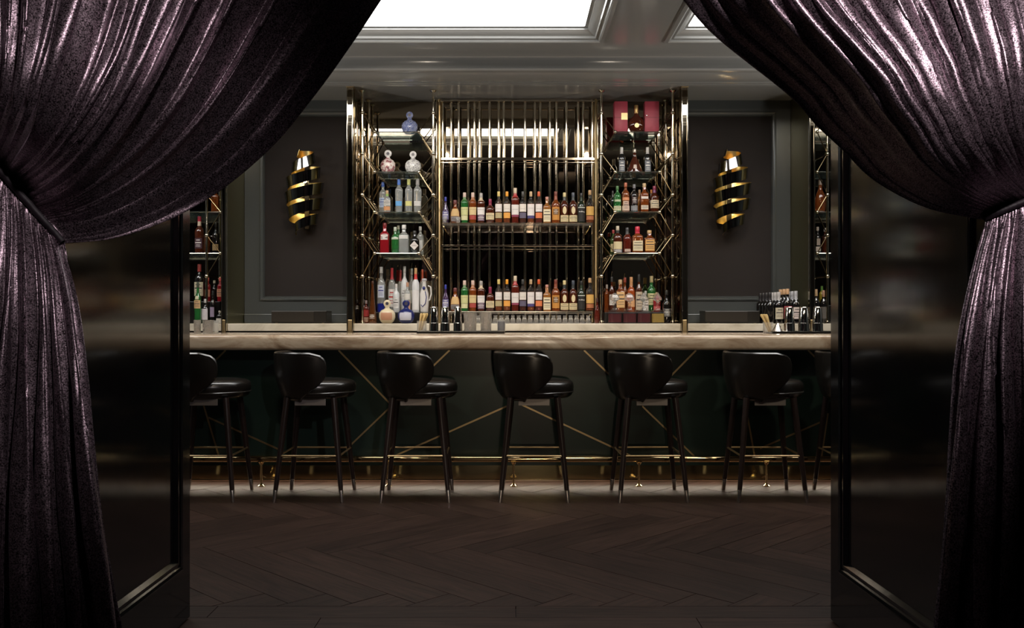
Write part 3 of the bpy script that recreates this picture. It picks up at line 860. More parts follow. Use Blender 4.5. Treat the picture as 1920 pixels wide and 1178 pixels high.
# ================================================================== BOTTLES
STY = {
 'std':   ([(0, .90), (.012, .99), (.03, 1), (.55, 1), (.61, .95), (.67, .72), (.72, .45), (.76, .36), (.94, .34)], 2., 1., .86),
 'high':  ([(0, .93), (.012, .99), (.03, 1), (.62, 1.), (.67, .96), (.71, .78), (.745, .46), (.78, .37), (.95, .35)], 2.3, 1., .85),
 'flare': ([(0, .80), (.012, .86), (.03, .87), (.55, .98), (.66, 1.), (.70, .95), (.75, .66), (.79, .40), (.95, .35)], 2.4, 1., .85),
 'square':([(0, .94), (.012, .99), (.03, 1), (.60, 1), (.65, .93), (.69, .62), (.73, .40), (.95, .36)], 5., .9, .86),
 'squat': ([(0, .90), (.015, 1), (.55, 1), (.64, .92), (.70, .55), (.74, .36), (.95, .33)], 2.4, .9, .84),
 'round': ([(0, .72), (.02, .82), (.15, .97), (.30, 1), (.48, .92), (.60, .66), (.68, .42), (.76, .32), (.95, .30)], 2., .9, .84),
 'wine':  ([(0, .92), (.012, 1), (.55, 1), (.62, .96), (.69, .72), (.74, .45), (.78, .37), (.97, .36)], 2., 1., .80),
 'tall':  ([(0, .92), (.012, 1), (.60, 1), (.67, .90), (.72, .62), (.76, .40), (.80, .36), (.97, .34)], 2., 1., .86),
 'cone':  ([(0, .95), (.015, 1), (.10, .98), (.40, .62), (.70, .36), (.90, .25), (.97, .24)], 2., 1., .93),
 'flask': ([(0, .45), (.02, .60), (.10, .85), (.24, 1), (.40, .95), (.52, .70), (.60, .40), (.66, .26), (.80, .24)], 2., .55, .70),
 'pyra':  ([(0, .98), (.02, 1), (.08, .98), (.55, .40), (.66, .22), (.80, .18), (.86, .24)], 2., .6, .84),
 'ball':  ([(0, .50), (.02, .60), (.10, .84), (.25, 1), (.42, .98), (.55, .74), (.61, .40), (.65, .28), (.72, .26)], 2., .7, .70),
 'jug':   ([(0, .80), (.02, .90), (.3, 1), (.55, .98), (.68, .70), (.76, .45), (.90, .42), (.93, .50)], 2., .95, .93),
}
def style_r(sty, q):
    pr = STY[sty][0]
    for (a, ra), (b, rb) in zip(pr, pr[1:]):
        if q <= b: return ra + (rb - ra) * (q - a) / (b - a)
    return pr[-1][1]

def patch(sty, h, r, q0, q1, ha, off, n_a=9, n_z=5, round_=0.):
    """sheet wrapped on the front of the bottle between heights q0..q1 (fractions) and +-ha degrees, with a little thickness"""
    _, n, by, _ = STY[sty]
    V = []
    for lay in (off, off - .0012):
        for j in range(n_z):
            q = q0 + (q1 - q0) * j / (n_z - 1)
            rr = r * style_r(sty, q)
            kk = 1.
            if round_: kk = math.sqrt(max(.02, 1 - abs(2 * j / (n_z - 1) - 1) ** (2 / round_) ** 1.0)) if round_ else 1.
            for i in range(n_a):
                a = -PI / 2 + R(ha) * kk * (2 * i / (n_a - 1) - 1)
                c, s_ = math.cos(a), math.sin(a)
                x = math.copysign(abs(c) ** (2 / n), c) * (rr + lay); y = math.copysign(abs(s_) ** (2 / n), s_) * (rr * by + lay)
                V.append((x, y, q * h))
    mb = MB(); mb.v = V; N = n_a * n_z
    for j in range(n_z - 1):
        for i in range(n_a - 1):
            a = j * n_a + i
            mb.f.append((a, a + 1, a + n_a + 1, a + n_a)); mb.f.append((N + a, N + a + n_a, N + a + n_a + 1, N + a + 1))
    rim = list(range(n_a)) + [j * n_a + n_a - 1 for j in range(1, n_z)] + [(n_z - 1) * n_a + i for i in range(n_a - 2, -1, -1)] + [j * n_a for j in range(n_z - 2, 0, -1)]
    for k in range(len(rim)):
        a, b = rim[k], rim[(k + 1) % len(rim)]; mb.f.append((a, b, N + b, N + a))
    return mb

def lettering(body, sty, h, r, q, wid, off):
    V, f = text_mesh(body); _, n, by, _ = STY[sty]
    rr = r * style_r(sty, q); out = []
    for x, y in V:
        a = -PI / 2 + x * wid / rr; c, s_ = math.cos(a), math.sin(a)
        out.append((math.copysign(abs(c) ** (2 / n), c) * (rr + off), math.copysign(abs(s_) ** (2 / n), s_) * (rr * by + off), q * h + y * wid))
    mb = MB(); mb.add(out, f); return mb

CAPC = {}
def capm(col, metal=0., rough=.35):
    key = 'cap_%02x%02x%02x_%d' % (*[int(255 * c) for c in col], metal > 0)
    return principled(key, col, rough, metal)
def labm(col):
    return principled('paper_%02x%02x%02x' % tuple(int(255 * c) for c in col), col, .6, 0., .3)
INK = principled('ink', (.03, .025, .03), .6)
INKW = principled('white_ink', (.75, .72, .68), .6)
INKB = principled('blue_ink', (.02, .03, .20), .5)
INKR = principled('red_ink', (.35, .02, .02), .5)

# glass and contents colours
amber = glassm('amber', (.25, .058, .011), .45); amber_d = glassm('dark_amber', (.085, .018, .007), .4); amber_l = glassm('light_amber', (.42, .16, .035), .5)
redbrown = glassm('red_brown', (.13, .018, .010), .4); gold_l = glassm('gold', (.55, .38, .10), .6); dark_g = glassm('dark_green', (.012, .022, .012), .25)
black_g = glassm('black', (.008, .007, .007), .1); green_g = glassm('green', (.03, .20, .045), .5); green_l = glassm('olive_green', (.06, .11, .03), .4)
red_g = glassm('red', (.34, .012, .02), .4); blue_g = glassm('blue', (.02, .03, .28), .4); purple_g = glassm('purple', (.06, .03, .09), .3)
navy = principled('navy_ceramic', (.012, .018, .10), .12); white_c = principled('white_ceramic', (.62, .60, .58), .15); cream_c = principled('cream_ceramic', (.58, .50, .34), .2)
floral = principled('floral_ceramic', (.6, .5, .48), .2); noise_color(floral, [(.40, (.62, .56, .52)), (.5, (.60, .50, .47)), (.56, (.30, .07, .08)), (.66, (.14, .10, .12))], 38., 3.)
inked = principled('ink_drawn_ceramic', (.6, .6, .58), .2); noise_color(inked, [(.44, (.66, .65, .62)), (.5, (.6, .58, .56)), (.54, (.10, .10, .11)), (.60, (.6, .58, .56))], 46., 3.)
bluedraw = principled('blue_painted_ceramic', (.3, .35, .55), .2); noise_color(bluedraw, [(.40, (.30, .34, .52)), (.5, (.10, .13, .34)), (.58, (.42, .46, .62)), (.66, (.05, .06, .16))], 34., 3.)

def bottle(label, x, base_z, Y, h, wpx, sty, glass, cap=(.1, .08, .06), labels=(), foil=None, group=None, cat='bottle', name='bottle', metal=0., text=None, neck_clear=False, spout=False, fill=None, rz=0., capq=None):
    """x: pixel column at depth Y (measured), h height in m, wpx width in pixels"""
    r = wpx * Y / F / 2
    t = thing(name, label, cat, (PX(x, Y), Y, base_z), group, rz)
    prof, n, by, cq = STY[sty]
    if capq: cq = capq
    seg = 24 if n > 3 else 18
    body = MB().lathe([(q * h, k * r) for q, k in prof], seg, n, by)
    if fill is None:
        b = body.build('glass_body', glass, t, smooth=True, angle=55)
    else:      # clear bottle with coloured contents
        b = body.build('glass_body', decanter_glass, t, smooth=True, angle=55)
        pr = [(q * h, k * r * .93) for q, k in prof if .012 < q <= fill]
        pr.append((fill * h, style_r(sty, fill) * r * .93))
        MB().lathe(pr, seg, n, by).build('contents', glass, b, smooth=True, angle=55)
    rn = style_r(sty, min(cq, .93)) * r
    if cap is not None:
        hc = (1 - cq)
        MB().lathe([(cq * h, rn * 1.10), (cq * h + .002, rn * 1.16), (h - .003, rn * 1.12), (h, rn * 1.0)], 14).build('cap', capm(cap, metal), t, smooth=True, angle=40)
    if foil:
        q0 = .74
        MB().lathe([(q * h, style_r(sty, q) * r + .0012) for q in (q0, (q0 + cq) / 2, cq + .001)], 16, n, by).build('neck_foil', capm(foil), t, smooth=True)
    if spout:
        MB().tube([(0, 0, h - .004), (0, 0, h + .02), (.004, -.004, h + .045)], [.004, .0035, .0025], 8).build('pour_spout', chrome, t, smooth=True)
    for L in labels:
        q0, q1, col, ha = L[:4]
        lo = patch(sty, h, r, q0, q1, ha, .0022, n_z=9 if len(L) > 5 and L[5] else 5, round_=(1 if len(L) > 5 and L[5] else 0)).build('label', labm(col), t, smooth=True, angle=50)
        ink = L[4] if len(L) > 4 else None
        if ink is not None:
            mb = MB()
            H_ = q1 - q0
            for (a, b_, hw) in ((.78, .84, .45), (.52, .60, .75), (.34, .37, .5), (.2, .23, .6)):
                p = patch(sty, h, r, q0 + H_ * a, q0 + H_ * b_, ha * hw, .0030, 7, 2); mb.add(p.v, p.f)
            mb.build('print', ink, lo)
    if text:
        body_, q, wid, ink = text
        lettering(body_, sty, h, r, q, wid, .0042).build('lettering', ink, t)
    return t

W1, W2, CR, TAN, ORG = (.62, .58, .56), (.60, .55, .50), (.60, .50, .30), (.42, .30, .14), (.60, .25, .05)
GRN_L = (.50, .50, .24)
def centre_row(z, where):
    B = lambda lab, x, top, wpx, sty, gl, **k: bottle(lab + ' on the ' + where + ' centre shelf', x, z, 7.46, (418 - top) / 232.6, wpx, sty, gl, group='bottles on the ' + where + ' centre shelf', **k)
    B('dark bottle with bright blue top, first', 835.5, 368, 12.5, 'round', purple_g, cap=(.03, .04, .28), labels=((.15, .45, (.16, .15, .28), 60, INKW),))
    B('squat amber bottle with flame-shaped cream label', 853.5, 374, 19.5, 'round', amber, cap=(.12, .03, .03), labels=((.30, .62, (.50, .33, .15), 48), (.08, .28, (.22, .20, .20), 50, INK)))
    B('green glass bottle with pale yellow-green label', 871, 360, 14.3, 'flare', green_g, cap=(.55, .42, .36), foil=(.08, .16, .06), labels=((.26, .52, GRN_L, 62), (.10, .25, (.55, .52, .30), 58)), text=('THE GLENLIVET', .44, .046, INK))
    B('amber bottle with beige label and red lower band', 886.5, 360, 14.3, 'flare', amber, cap=(.55, .40, .34), foil=(.30, .12, .05), labels=((.27, .52, (.56, .43, .22), 62), (.12, .26, (.30, .05, .04), 62)), text=('THE GLENLIVET', .44, .046, INK))
    B('dark amber bottle with white label and clear stopper', 902, 361, 14.6, 'flare', amber_d, cap=(.30, .28, .26), foil=(.45, .36, .24), labels=((.28, .52, W1, 62), (.08, .27, (.14, .09, .13), 60, INKW)), text=('THE GLENLIVET', .44, .046, INK))
    B('short dark bottle with plum-red top and low cream label', 919, 372, 15.5, 'squat', amber_d, cap=(.20, .015, .05), foil=(.18, .02, .04), labels=((.15, .42, CR, 64, INK),))
    mk = lambda lab, x, cap, c1, c2, gl=amber, ha=56: B(lab, x, 358, 13.4, 'high', gl, cap=cap, labels=((.36, .60, c1, ha), (.16, .33, c2, ha)), text=('MACALLAN', .44, .032, INK), fill=.62)
    mk('high-shouldered amber bottle with gold top, white and tan labels', 935, (.55, .42, .14), W1, (.36, .30, .16))
    mk('high-shouldered amber bottle with orange top, white and orange labels', 950.5, (.65, .27, .02), W2, (.62, .29, .06))
    B('tallest bottle of the row, red neck and tapering white label', 966, 351.5, 15.2, 'flare', redbrown, cap=(.50, .42, .30), foil=(.32, .03, .03), labels=((.24, .52, W1, 60), (.18, .235, (.22, .04, .08), 60)), text=('MACALLAN', .38, .036, INK))
    mk('high-shouldered dark amber bottle with black top and slate label', 980.3, (.03, .03, .03), W2, (.10, .085, .13), amber_d)
    B('high-shouldered amber bottle with cork top, large white label, navy band', 995.3, 358, 13.6, 'high', amber, cap=(.42, .30, .17), labels=((.24, .60, W1, 60), (.15, .235, (.06, .05, .16), 60)), text=('MACALLAN', .46, .034, INK), fill=.62)
    mk('high-shouldered red-amber bottle with scarlet top, white and coral labels', 1010.3, (.50, .08, .02), W1, (.55, .16, .06), redbrown)
    B('short pale amber bottle with big cream script label', 1025.5, 368, 14.6, 'square', amber_l, cap=(.45, .22, .18), labels=((.06, .52, (.60, .53, .36), 42, INK),), capq=.9)
    B('sloping amber bottle with brown cap and gold framed label', 1042, 358, 16.0, 'std', amber, cap=(.14, .03, .02), foil=(.22, .06, .03), labels=((.10, .50, (.45, .20, .04), 52), (.26, .45, (.10, .05, .02), 36, INKW)))
    dk = lambda lab, x, cap: B(lab, x, 360, 15.2, 'std', amber_d, cap=cap, foil=(.03, .035, .035), labels=((.29, .54, CR, 26, None, True), (.05, .26, (.58, .48, .28), 66, INK)))
    dk('dark bottle with cream arch label and gold-topped cap', 1058.3, (.55, .45, .22))
    dk('dark bottle with cream arch label and slate blue cap', 1074.6, (.05, .06, .08))
    B('dark green bottle with white script on black label', 1090, 361, 14.0, 'std', dark_g, cap=(.012, .012, .012), foil=(.015, .03, .015), labels=((.50, .535, (.40, .42, .38), 60), (.06, .48, (.02, .019, .018), 62)), text=('Ardbeg', .36, .046, INKW))
    B('clear-necked amber bottle with cork and golden label, last', 1106, 355.5, 15.6, 'std', amber, cap=(.45, .27, .13), labels=((.24, .50, (.56, .33, .09), 58, None), (.10, .22, (.38, .14, .06), 54)), fill=.52)
centre_row(CS_Z[0] + .0005, 'upper')
centre_row(CS_Z[1] + .0005, 'lower')

def tumbler(label, x, z, Y, wpx, hpx, group=None, mat=crystal, name='tumbler', cut=False, cat='glass'):
    k = Y / F; r = wpx * k / 2; h = hpx * k
    t = thing(name, label, cat, (PX(x, Y), Y, z), group)
    seg = 20
    mb = MB()
    prof_o = [(0, r * .86), (.002, r * .90), (h * .5, r * .95), (h, r)]
    prof = prof_o + [(h, r * .93), (h * .5, r * .87), (.012, r * .80), (.010, .002)]
    v = []; f = []
    for zz, rr in prof:
        for q in range(seg):
            a = 2 * PI * q / seg; rk = rr * (1 - .035 * (q % 2)) if cut else rr
            v.append((math.cos(a) * rk, math.sin(a) * rk, zz))
    for i in range(len(prof) - 1):
        for q in range(seg): f.append((i * seg + q, i * seg + (q + 1) % seg, (i + 1) * seg + (q + 1) % seg, (i + 1) * seg + q))
    f.append(tuple(range(seg))[::-1])
    mb.add(v, f).build('glass_wall', cut_crystal if cut else mat, t, smooth=not cut, angle=50)
    return t

# small glasses standing mouth down below the lower centre shelf
inv = None
for k in range(20):
    x = 896.5 + 10.85 * k
    if inv is None:
        inv = thing('small_glass', 'small clear glass standing mouth down under the lower centre shelf', 'glass', (PX(x, 7.30), 7.30, 1.1255), 'row of small upturned glasses')
        MB().lathe([(0, .0205), (.002, .0215), (.030, .020), (.042, .016), (.05, .0125), (.058, .0165), (.064, .0165)], 16).build('glass_bowl', crystal, inv, smooth=True, angle=50)
    else:
        o = copy_tree(inv); o.location = (PX(x, 7.30), 7.30, 1.1255)
for x, nm in ((834, 'small tumbler before the blue-topped bottle on the upper centre shelf'), (859, 'small tumbler before the squat amber bottle on the upper centre shelf')):
    tumbler(nm, x, CS_Z[0] + .0005, 7.405, 9, 11)

# ---- left tower
S1, S2, S3, S4 = [z + .0005 for z in SHELF_Z]
def decanter_ball(label, x, z, Y, hpx, wpx, mat, group, stop=None, ha=0, lab=None, ink=None):
    k = Y / F; h = hpx * k; r = wpx * k / 2
    t = thing('round_decanter', label, 'decanter', (PX(x, Y), Y, z), group)
    MB().lathe([(q * h, kk * r) for q, kk in STY['ball'][0]], 24, 2., .72).build('decanter_body', mat, t, smooth=True, angle=60)
    rs_ = h * .155
    st = MB(); st.lathe([(-.006, .003), (-.006, rs_ * .8), (-.003, rs_), (.003, rs_), (.006, rs_ * .8), (.006, .003)], 20)
    st.v = [(a, c, b + h - rs_) for a, b, c in st.v]
    so = st.build('stopper', stop or mat, t, smooth=True, angle=40)
    MB().lathe([(.66 * h, .24 * r), (.72 * h, .22 * r)], 12).build('stopper_neck', stop or mat, t, smooth=True)
    mb = MB(); mb.lathe([(-.0075, .002), (-.0075, rs_ * .45), (.0075, rs_ * .45), (.0075, .002)], 12); mb.v = [(a, c, b + h - rs_) for a, b, c in mb.v]
    mb.build('stopper_boss', principled('dark_boss', (.05, .045, .06), .3), so, smooth=True, angle=40)
    if lab:
        lo = patch('ball', h, r, .14, .46, 42, .003, 9, 6)
        lo.v = [(a, b * 1.32 if b < 0 else b, c) for a, b, c in lo.v]
        lo = lo.build('label', labm(lab), t, smooth=True)
    return t
decanter_ball('round blue painted ceramic decanter alone on the top left shelf', 768, S1, 7.46, 42, 30, bluedraw, None, bluedraw)
decanter_ball('round ceramic decanter with red flowers, left on second shelf', 727.5, S2, 7.46, 44, 28, floral, None, white_c)
decanter_ball('round ceramic decanter with black ink drawing, right on second shelf', 774.5, S2, 7.46, 42, 30, inked, None, white_c)

def LB(lab, x, z, Y, top, base, wpx, sty, gl, **k):
    return bottle(lab, x, z, Y, (base - top) * Y / F, wpx, sty, gl, **k)
g3 = 'clear spirit bottles on the third left shelf'
LB('clear bottle with blue top behind the small orange-labelled bottle', 718, S3, 7.55, 338, 398, 14, 'high', clear, cap=(.06, .14, .50), labels=((.20, .50, (.35, .42, .55), 50, INKB),), group=g3)
LB('small clear bottle with cork top and orange label, left tower', 726, S3, 7.42, 356, 397, 13, 'squat', clear, cap=(.45, .30, .16), foil=(.25, .40, .08), labels=((.30, .55, (.50, .48, .44), 55, INK), (.08, .26, (.50, .24, .11), 58)), group=g3)
LB('tall clear bottle with blue top and slanting blue label', 748, S3, 7.46, 334, 397, 14.5, 'flare', clear, cap=(.06, .16, .52), labels=((.20, .34, (.12, .32, .60), 52),), group=g3, capq=.83)
LB('tall clear bottle with yellow top and slanting yellow label', 766.5, S3, 7.46, 334, 397, 14.5, 'flare', clear, cap=(.50, .50, .18), labels=((.20, .34, (.56, .52, .20), 52),), group=g3, capq=.83)
LB('tall clear bottle with clear top and grey-white label', 783, S3, 7.46, 334, 397, 15.5, 'flare', clear, cap=(.30, .29, .28), labels=((.20, .34, (.52, .50, .48), 52),), group=g3, capq=.83)
g4 = 'gin bottles on the fourth left shelf'
LB('deep red bottle with white square number label', 721.5, S4, 7.45, 417, 474, 17.5, 'square', red_g, cap=(.16, .01, .015), labels=((.44, .60, W1, 24),), text=('24', .47, .026, INK), group=g4)
LB('bright green bottle with silver-green cap', 741, S4, 7.43, 425, 474, 15, 'round' if 0 else 'squat', green_g, cap=(.40, .44, .36), labels=((.52, .60, (.42, .46, .36), 50),), group=g4)
LB('green-necked bottle behind the bright green one', 747, S4, 7.56, 422, 476, 13, 'std', green_g, cap=(.40, .40, .30), group=g4)
LB('square clear bottle with white stopper and frosted band', 757.5, S4, 7.43, 421, 474, 19, 'square', clear, cap=(.58, .57, .54), labels=((.50, .62, (.52, .51, .49), 38),), group=g4)
hb = LB('squat black bottle with white diamond label', 777.5, S4, 7.44, 432, 474, 17.5, 'squat', black_g, cap=(.02, .02, .02), group=g4)
r_ = 17.5 * 7.44 / F / 2
dm = MB(); h_ = 42 * 7.44 / F
for yy in (0, .0025):
    dm.v += [(-.034, -r_ * .9 - .004 + yy, h_ * .33), (0, -r_ * .9 - .006 + yy, h_ * .33 - .036), (.034, -r_ * .9 - .004 + yy, h_ * .33), (0, -r_ * .9 - .006 + yy, h_ * .33 + .036)]
dm.f = [(0, 1, 2, 3), (7, 6, 5, 4), (0, 4, 5, 1), (1, 5, 6, 2), (2, 6, 7, 3), (3, 7, 4, 0)]
dl = dm.build('label', labm((.60, .55, .52)), hb)
V_, f_ = text_mesh("HENDRICK'S")
tm = MB(); tm.add([(x * .046, -r_ * .9 - .0075, h_ * .33 - .003 + y * .046) for x, y in V_], f_); tm.build('lettering', INK, dl)
LB('clear white-labelled bottle behind the black diamond-labelled one', 788, S4, 7.56, 424, 476, 13, 'high', clear, cap=(.5, .5, .48), labels=((.1, .5, (.50, .50, .48), 40),), group=g4)

# riser behind the front rows of the ledge
for nm, a, b in (('low black riser behind the vodka bottles at left', 700, 806), ('low black riser behind the crystal decanters at right', 1132, 1250)):
    tag(MB().cbox(PX(a, 7.5), PX(b, 7.5), 7.455, 7.64, 1.1255, 1.214, .003).build('bottle_riser', black_m), nm, 'riser')
ZR = 1.2145
ZL = 1.1255
gl_ = 'bottles on the ledge under the left tower'
LB('black bottle in the far left corner of the ledge', 682.5, ZL, 7.55, 562, 606, 11, 'std', black_g, cap=(.02, .02, .02), group=gl_)
LB('small bottle with red label beside the brass upright', 686.5, ZL, 7.42, 563, 606, 11, 'high', redbrown, cap=(.25, .2, .2), labels=((.30, .58, (.30, .03, .03), 62), (.06, .26, (.45, .28, .2), 60, INK)), group=gl_)
LB('slender brown cone-shaped bottle on the left ledge', 698.5, ZL, 7.36, 528, 607, 16.5, 'cone', glassm('brown', (.10, .03, .008), .3), cap=(.06, .02, .01), labels=((.10, .22, (.12, .07, .04), 40, INKW),), group=gl_)
decanter_ball('round cream decanter with painted panel on the left ledge', 726, ZL, 7.36, 44, 31, cream_c, None, cream_c, lab=(.40, .20, .12))
decanter_ball('round navy blue decanter with silver label on the left ledge', 761.5, ZL, 7.36, 44, 32, navy, None, navy, lab=(.45, .45, .52))
gr = 'vodka bottles on the left riser'
t = LB('clear bottle with blue medallion and blue glass foot', 715, ZR, 7.55, 500, 585, 15.5, 'tall', clear, cap=(.52, .52, .53), labels=((.32, .60, (.45, .48, .56), 45, INKB),), group=gr)
MB().lathe([(.001, .030), (.004, .0345), (.07, .0345), (.075, .030)], 18).build('blue_foot', blue_g, t, smooth=True)
LB('clear bottle with red neck band and pour spout', 735, ZR, 7.56, 502, 585, 13.5, 'tall', clear, cap=(.45, .03, .04), foil=(.40, .03, .04), labels=((.12, .52, (.58, .56, .55), 58, INKR),), group=gr, spout=True, text=('KETEL ONE', .40, .030, INK))
LB('white frosted bottle in front of the red-banded one', 743, ZR, 7.485, 532, 585, 12.5, 'tall', frost, cap=(.58, .56, .55), labels=((.15, .5, (.60, .59, .58), 50, INK),), group=gr)
LB('red-capped bottle half hidden behind the white ones', 751, ZR, 7.60, 506, 585, 10.5, 'tall', clear, cap=(.32, .04, .04), foil=(.3, .04, .04), group=gr, spout=True)
LB('tall white frosted bottle with black lettering and spout', 758.5, ZR, 7.54, 499, 585, 13, 'tall', frost, cap=(.50, .50, .50), labels=((.30, .50, (.58, .58, .57), 50, INK),), group=gr, spout=True)
LB('small clear bottle with copper label on the riser', 764, ZR, 7.478, 529, 585, 12, 'high', clear, cap=(.42, .22, .14), labels=((.42, .62, (.55, .53, .5), 50), (.05, .38, (.50, .28, .18), 55)), group=gr)
LB('pale clear bottle with spout behind the copper-labelled one', 772, ZR, 7.60, 503, 585, 10.5, 'tall', clear, cap=(.35, .36, .33), labels=((.2, .5, (.40, .40, .34), 45),), group=gr, spout=True)
LB('white frosted bottle with red and gold neck', 779.5, ZR, 7.49, 502, 585, 13.5, 'tall', frost, cap=(.50, .30, .14), foil=(.48, .03, .03), labels=((.05, .50, (.60, .59, .59), 58),), group=gr)
LB('red-capped bottle behind the ceramic jug', 792, ZR, 7.60, 505, 585, 10.5, 'tall', clear, cap=(.45, .08, .04), foil=(.3, .06, .03), group=gr)
jg = LB('white ceramic jug-shaped bottle with blue scroll and handle', 795.5, ZR, 7.50, 522, 585, 17, 'jug', white_c, cap=(.40, .40, .42), group=gr)
MB().tube([(.030, 0, .215), (.052, 0, .205), (.056, 0, .15), (.044, 0, .10), (.034, 0, .095)], .006, 8).build('handle', white_c, jg, smooth=True)
MB().tube([(.010, -.0345, .17), (.020, -.031, .12), (.012, -.036, .07), (-.010, -.036, .045), (-.024, -.028, .06)], .0035, 6).ball((.0, -.034, .195), .014, 10, 6).build('blue_scroll', principled('cobalt', (.02, .03, .16), .25), jg, smooth=True)

# ---- right tower
gb = 'red presentation boxes'
for nm, x0, x1, pl in (('red presentation box with gold plaque, left on the top shelf', 1152, 1177, True), ('plain red presentation box, right on the top shelf', 1209, 1236, False)):
    Y = 7.40; k = Y / F
    t = thing('presentation_box', nm, 'box', (PX((x0 + x1) / 2, Y), Y, S1), gb)
    hw = (x1 - x0) * k / 2
    redm = principled('red_leatherette', (.34, .035, .065), .45); 
    MB().cbox(-hw, hw, 0, .10, 0, 59 * k, .005).build('case', redm, t, smooth=True, angle=30)
    MB().cbox(-hw - .0015, hw + .0015, -.0015, .1015, 28 * k, 28.4 * k, .0002).build('seam', principled('dark_red_seam', (.08, .01, .015), .5), t)
    if pl: MB().cbox(hw - .052, hw - .001, -.003, .002, 24 * k, 37 * k, .001).build('plaque', brass_dull, t)
    else: MB().lathe([(0, .010), (.003, .010), (.005, .004)], 14, o=(0, 0, 0)).build('button', chrome, t, smooth=True).location = (-hw + .014, -.005, 31 * k)
fl = LB('amber crystal flask with gold stopper between the red boxes', 1193, S1, 7.42, 194, 246, 30, 'flask', amber_d, cap=(.60, .42, .18), metal=1., cat='decanter', name='decanter')
MB().ball((0, 0, 52 * 7.42 / F * 1.0 - .01), .012, 12, 8).build('stopper', brass, fl, smooth=True)
MB().lathe([(-.002, .018), (.002, .018)], 16, o=(0, 0, 0)).build('medallion', brass_dull, fl, smooth=True).matrix_local = Matrix.Translation((0, -.036, .055)) @ Matrix.Rotation(R(90), 4, 'X')
g2 = 'cognac on the second right shelf'
LB('black bottle with silver neck, left on the second right shelf', 1165.5, S2, 7.46, 273, 322, 14, 'wine', black_g, cap=(.50, .48, .46), foil=(.40, .38, .37), labels=((.05, .48, (.16, .17, .19), 45, INKW),), group=g2)
LB('pyramid shaped dark amber decanter with tall stopper', 1190, S2, 7.46, 276, 322, 30, 'pyra', amber_d, cap=(.45, .40, .34), metal=1., labels=((.18, .34, (.52, .44, .38), 14),), group=g2, cat='decanter', name='decanter')
LB('black bottle with silver neck, right on the second right shelf', 1214, S2, 7.46, 273, 322, 14, 'wine', black_g, cap=(.50, .48, .46), foil=(.40, .38, .37), labels=((.05, .48, (.16, .17, .19), 45, INKW),), group=g2)
g3r = 'whiskies on the third right shelf'
LB('dark green bottle at the back left of the third right shelf', 1149, S3, 7.60, 352, 397, 10, 'std', dark_g, cap=(.05, .05, .05), group=g3r)
LB('green three-sided bottle with cream label low down', 1157.5, S3, 7.44, 347, 397, 14.5, 'tall', green_g, cap=(.06, .16, .05), labels=((.40, .48, (.40, .45, .30), 50), (.07, .24, (.58, .56, .36), 60, INK)), group=g3r)
LB('amber-pink bottle with copper cap and pale label', 1173, S3, 7.44, 341, 397, 14.5, 'tall', amber, cap=(.42, .12, .06), labels=((.40, .50, (.55, .24, .12), 52), (.07, .38, (.50, .36, .28), 44, INK), (.06, .22, (.56, .46, .36), 60)), group=g3r)
LB('nearly black bottle with grey band on the third right shelf', 1189, S3, 7.44, 344, 397, 13.5, 'tall', black_g, cap=(.16, .16, .17), labels=((.30, .55, (.05, .03, .03), 40, INKW), (.06, .24, (.20, .20, .21), 60)), group=g3r)
LB('amber bottle at the back between dark and square ones', 1199, S3, 7.60, 350, 397, 11, 'std', amber_l, cap=(.45, .3, .2), group=g3r)
LB('square amber bottle with gold cork and white script label', 1208, S3, 7.44, 342, 397, 15.5, 'square', amber, cap=(.46, .32, .16), labels=((.46, .54, W2, 34), (.10, .24, (.58, .50, .40), 36, INK)), group=g3r)
LB('dark bottle with purple neck and cream label', 1227, S3, 7.44, 347, 397, 16.5, 'std', amber_d, cap=(.20, .02, .05), foil=(.12, .02, .10), labels=((.16, .46, (.55, .46, .32), 62, INK),), group=g3r)
LB('orange-capped bottle behind the purple-necked one', 1221, S3, 7.60, 350, 397, 10, 'std', amber_d, cap=(.55, .20, .05), group=g3r)
g4r = 'whiskies on the fourth right shelf'
LB('green-gold bottle with red cap at the back of the fourth right shelf', 1150, S4, 7.58, 428, 474, 12, 'std', green_l, cap=(.35, .05, .05), labels=((.1, .42, (.55, .45, .25), 55),), group=g4r)
LB('dark bottle with cork and wide cream label, fourth right shelf', 1158, S4, 7.44, 423, 474, 16.5, 'squat', amber_d, cap=(.50, .44, .34), foil=(.03, .03, .03), labels=((.14, .42, (.55, .46, .27), 62), (.02, .13, (.22, .20, .22), 60, INKW)), group=g4r)
LB('dark red bottle with black cap, fourth right shelf', 1176, S4, 7.44, 426, 474, 16, 'std', redbrown, cap=(.05, .05, .055), foil=(.06, .06, .06), labels=((.05, .16, (.40, .30, .24), 40),), group=g4r)
LB('square amber bottle with dripping red wax neck', 1195, S4, 7.44, 424, 474, 20.5, 'square', amber, cap=(.48, .02, .05), foil=(.46, .02, .05), labels=((.08, .46, (.58, .50, .33), 40, INK),), group=g4r, capq=.80)
LB('square amber bottle with cork stopper and orange label', 1217.5, S4, 7.44, 431, 474, 19.5, 'square', amber, cap=(.50, .34, .16), labels=((.10, .58, (.55, .31, .10), 38, INK),), group=g4r)
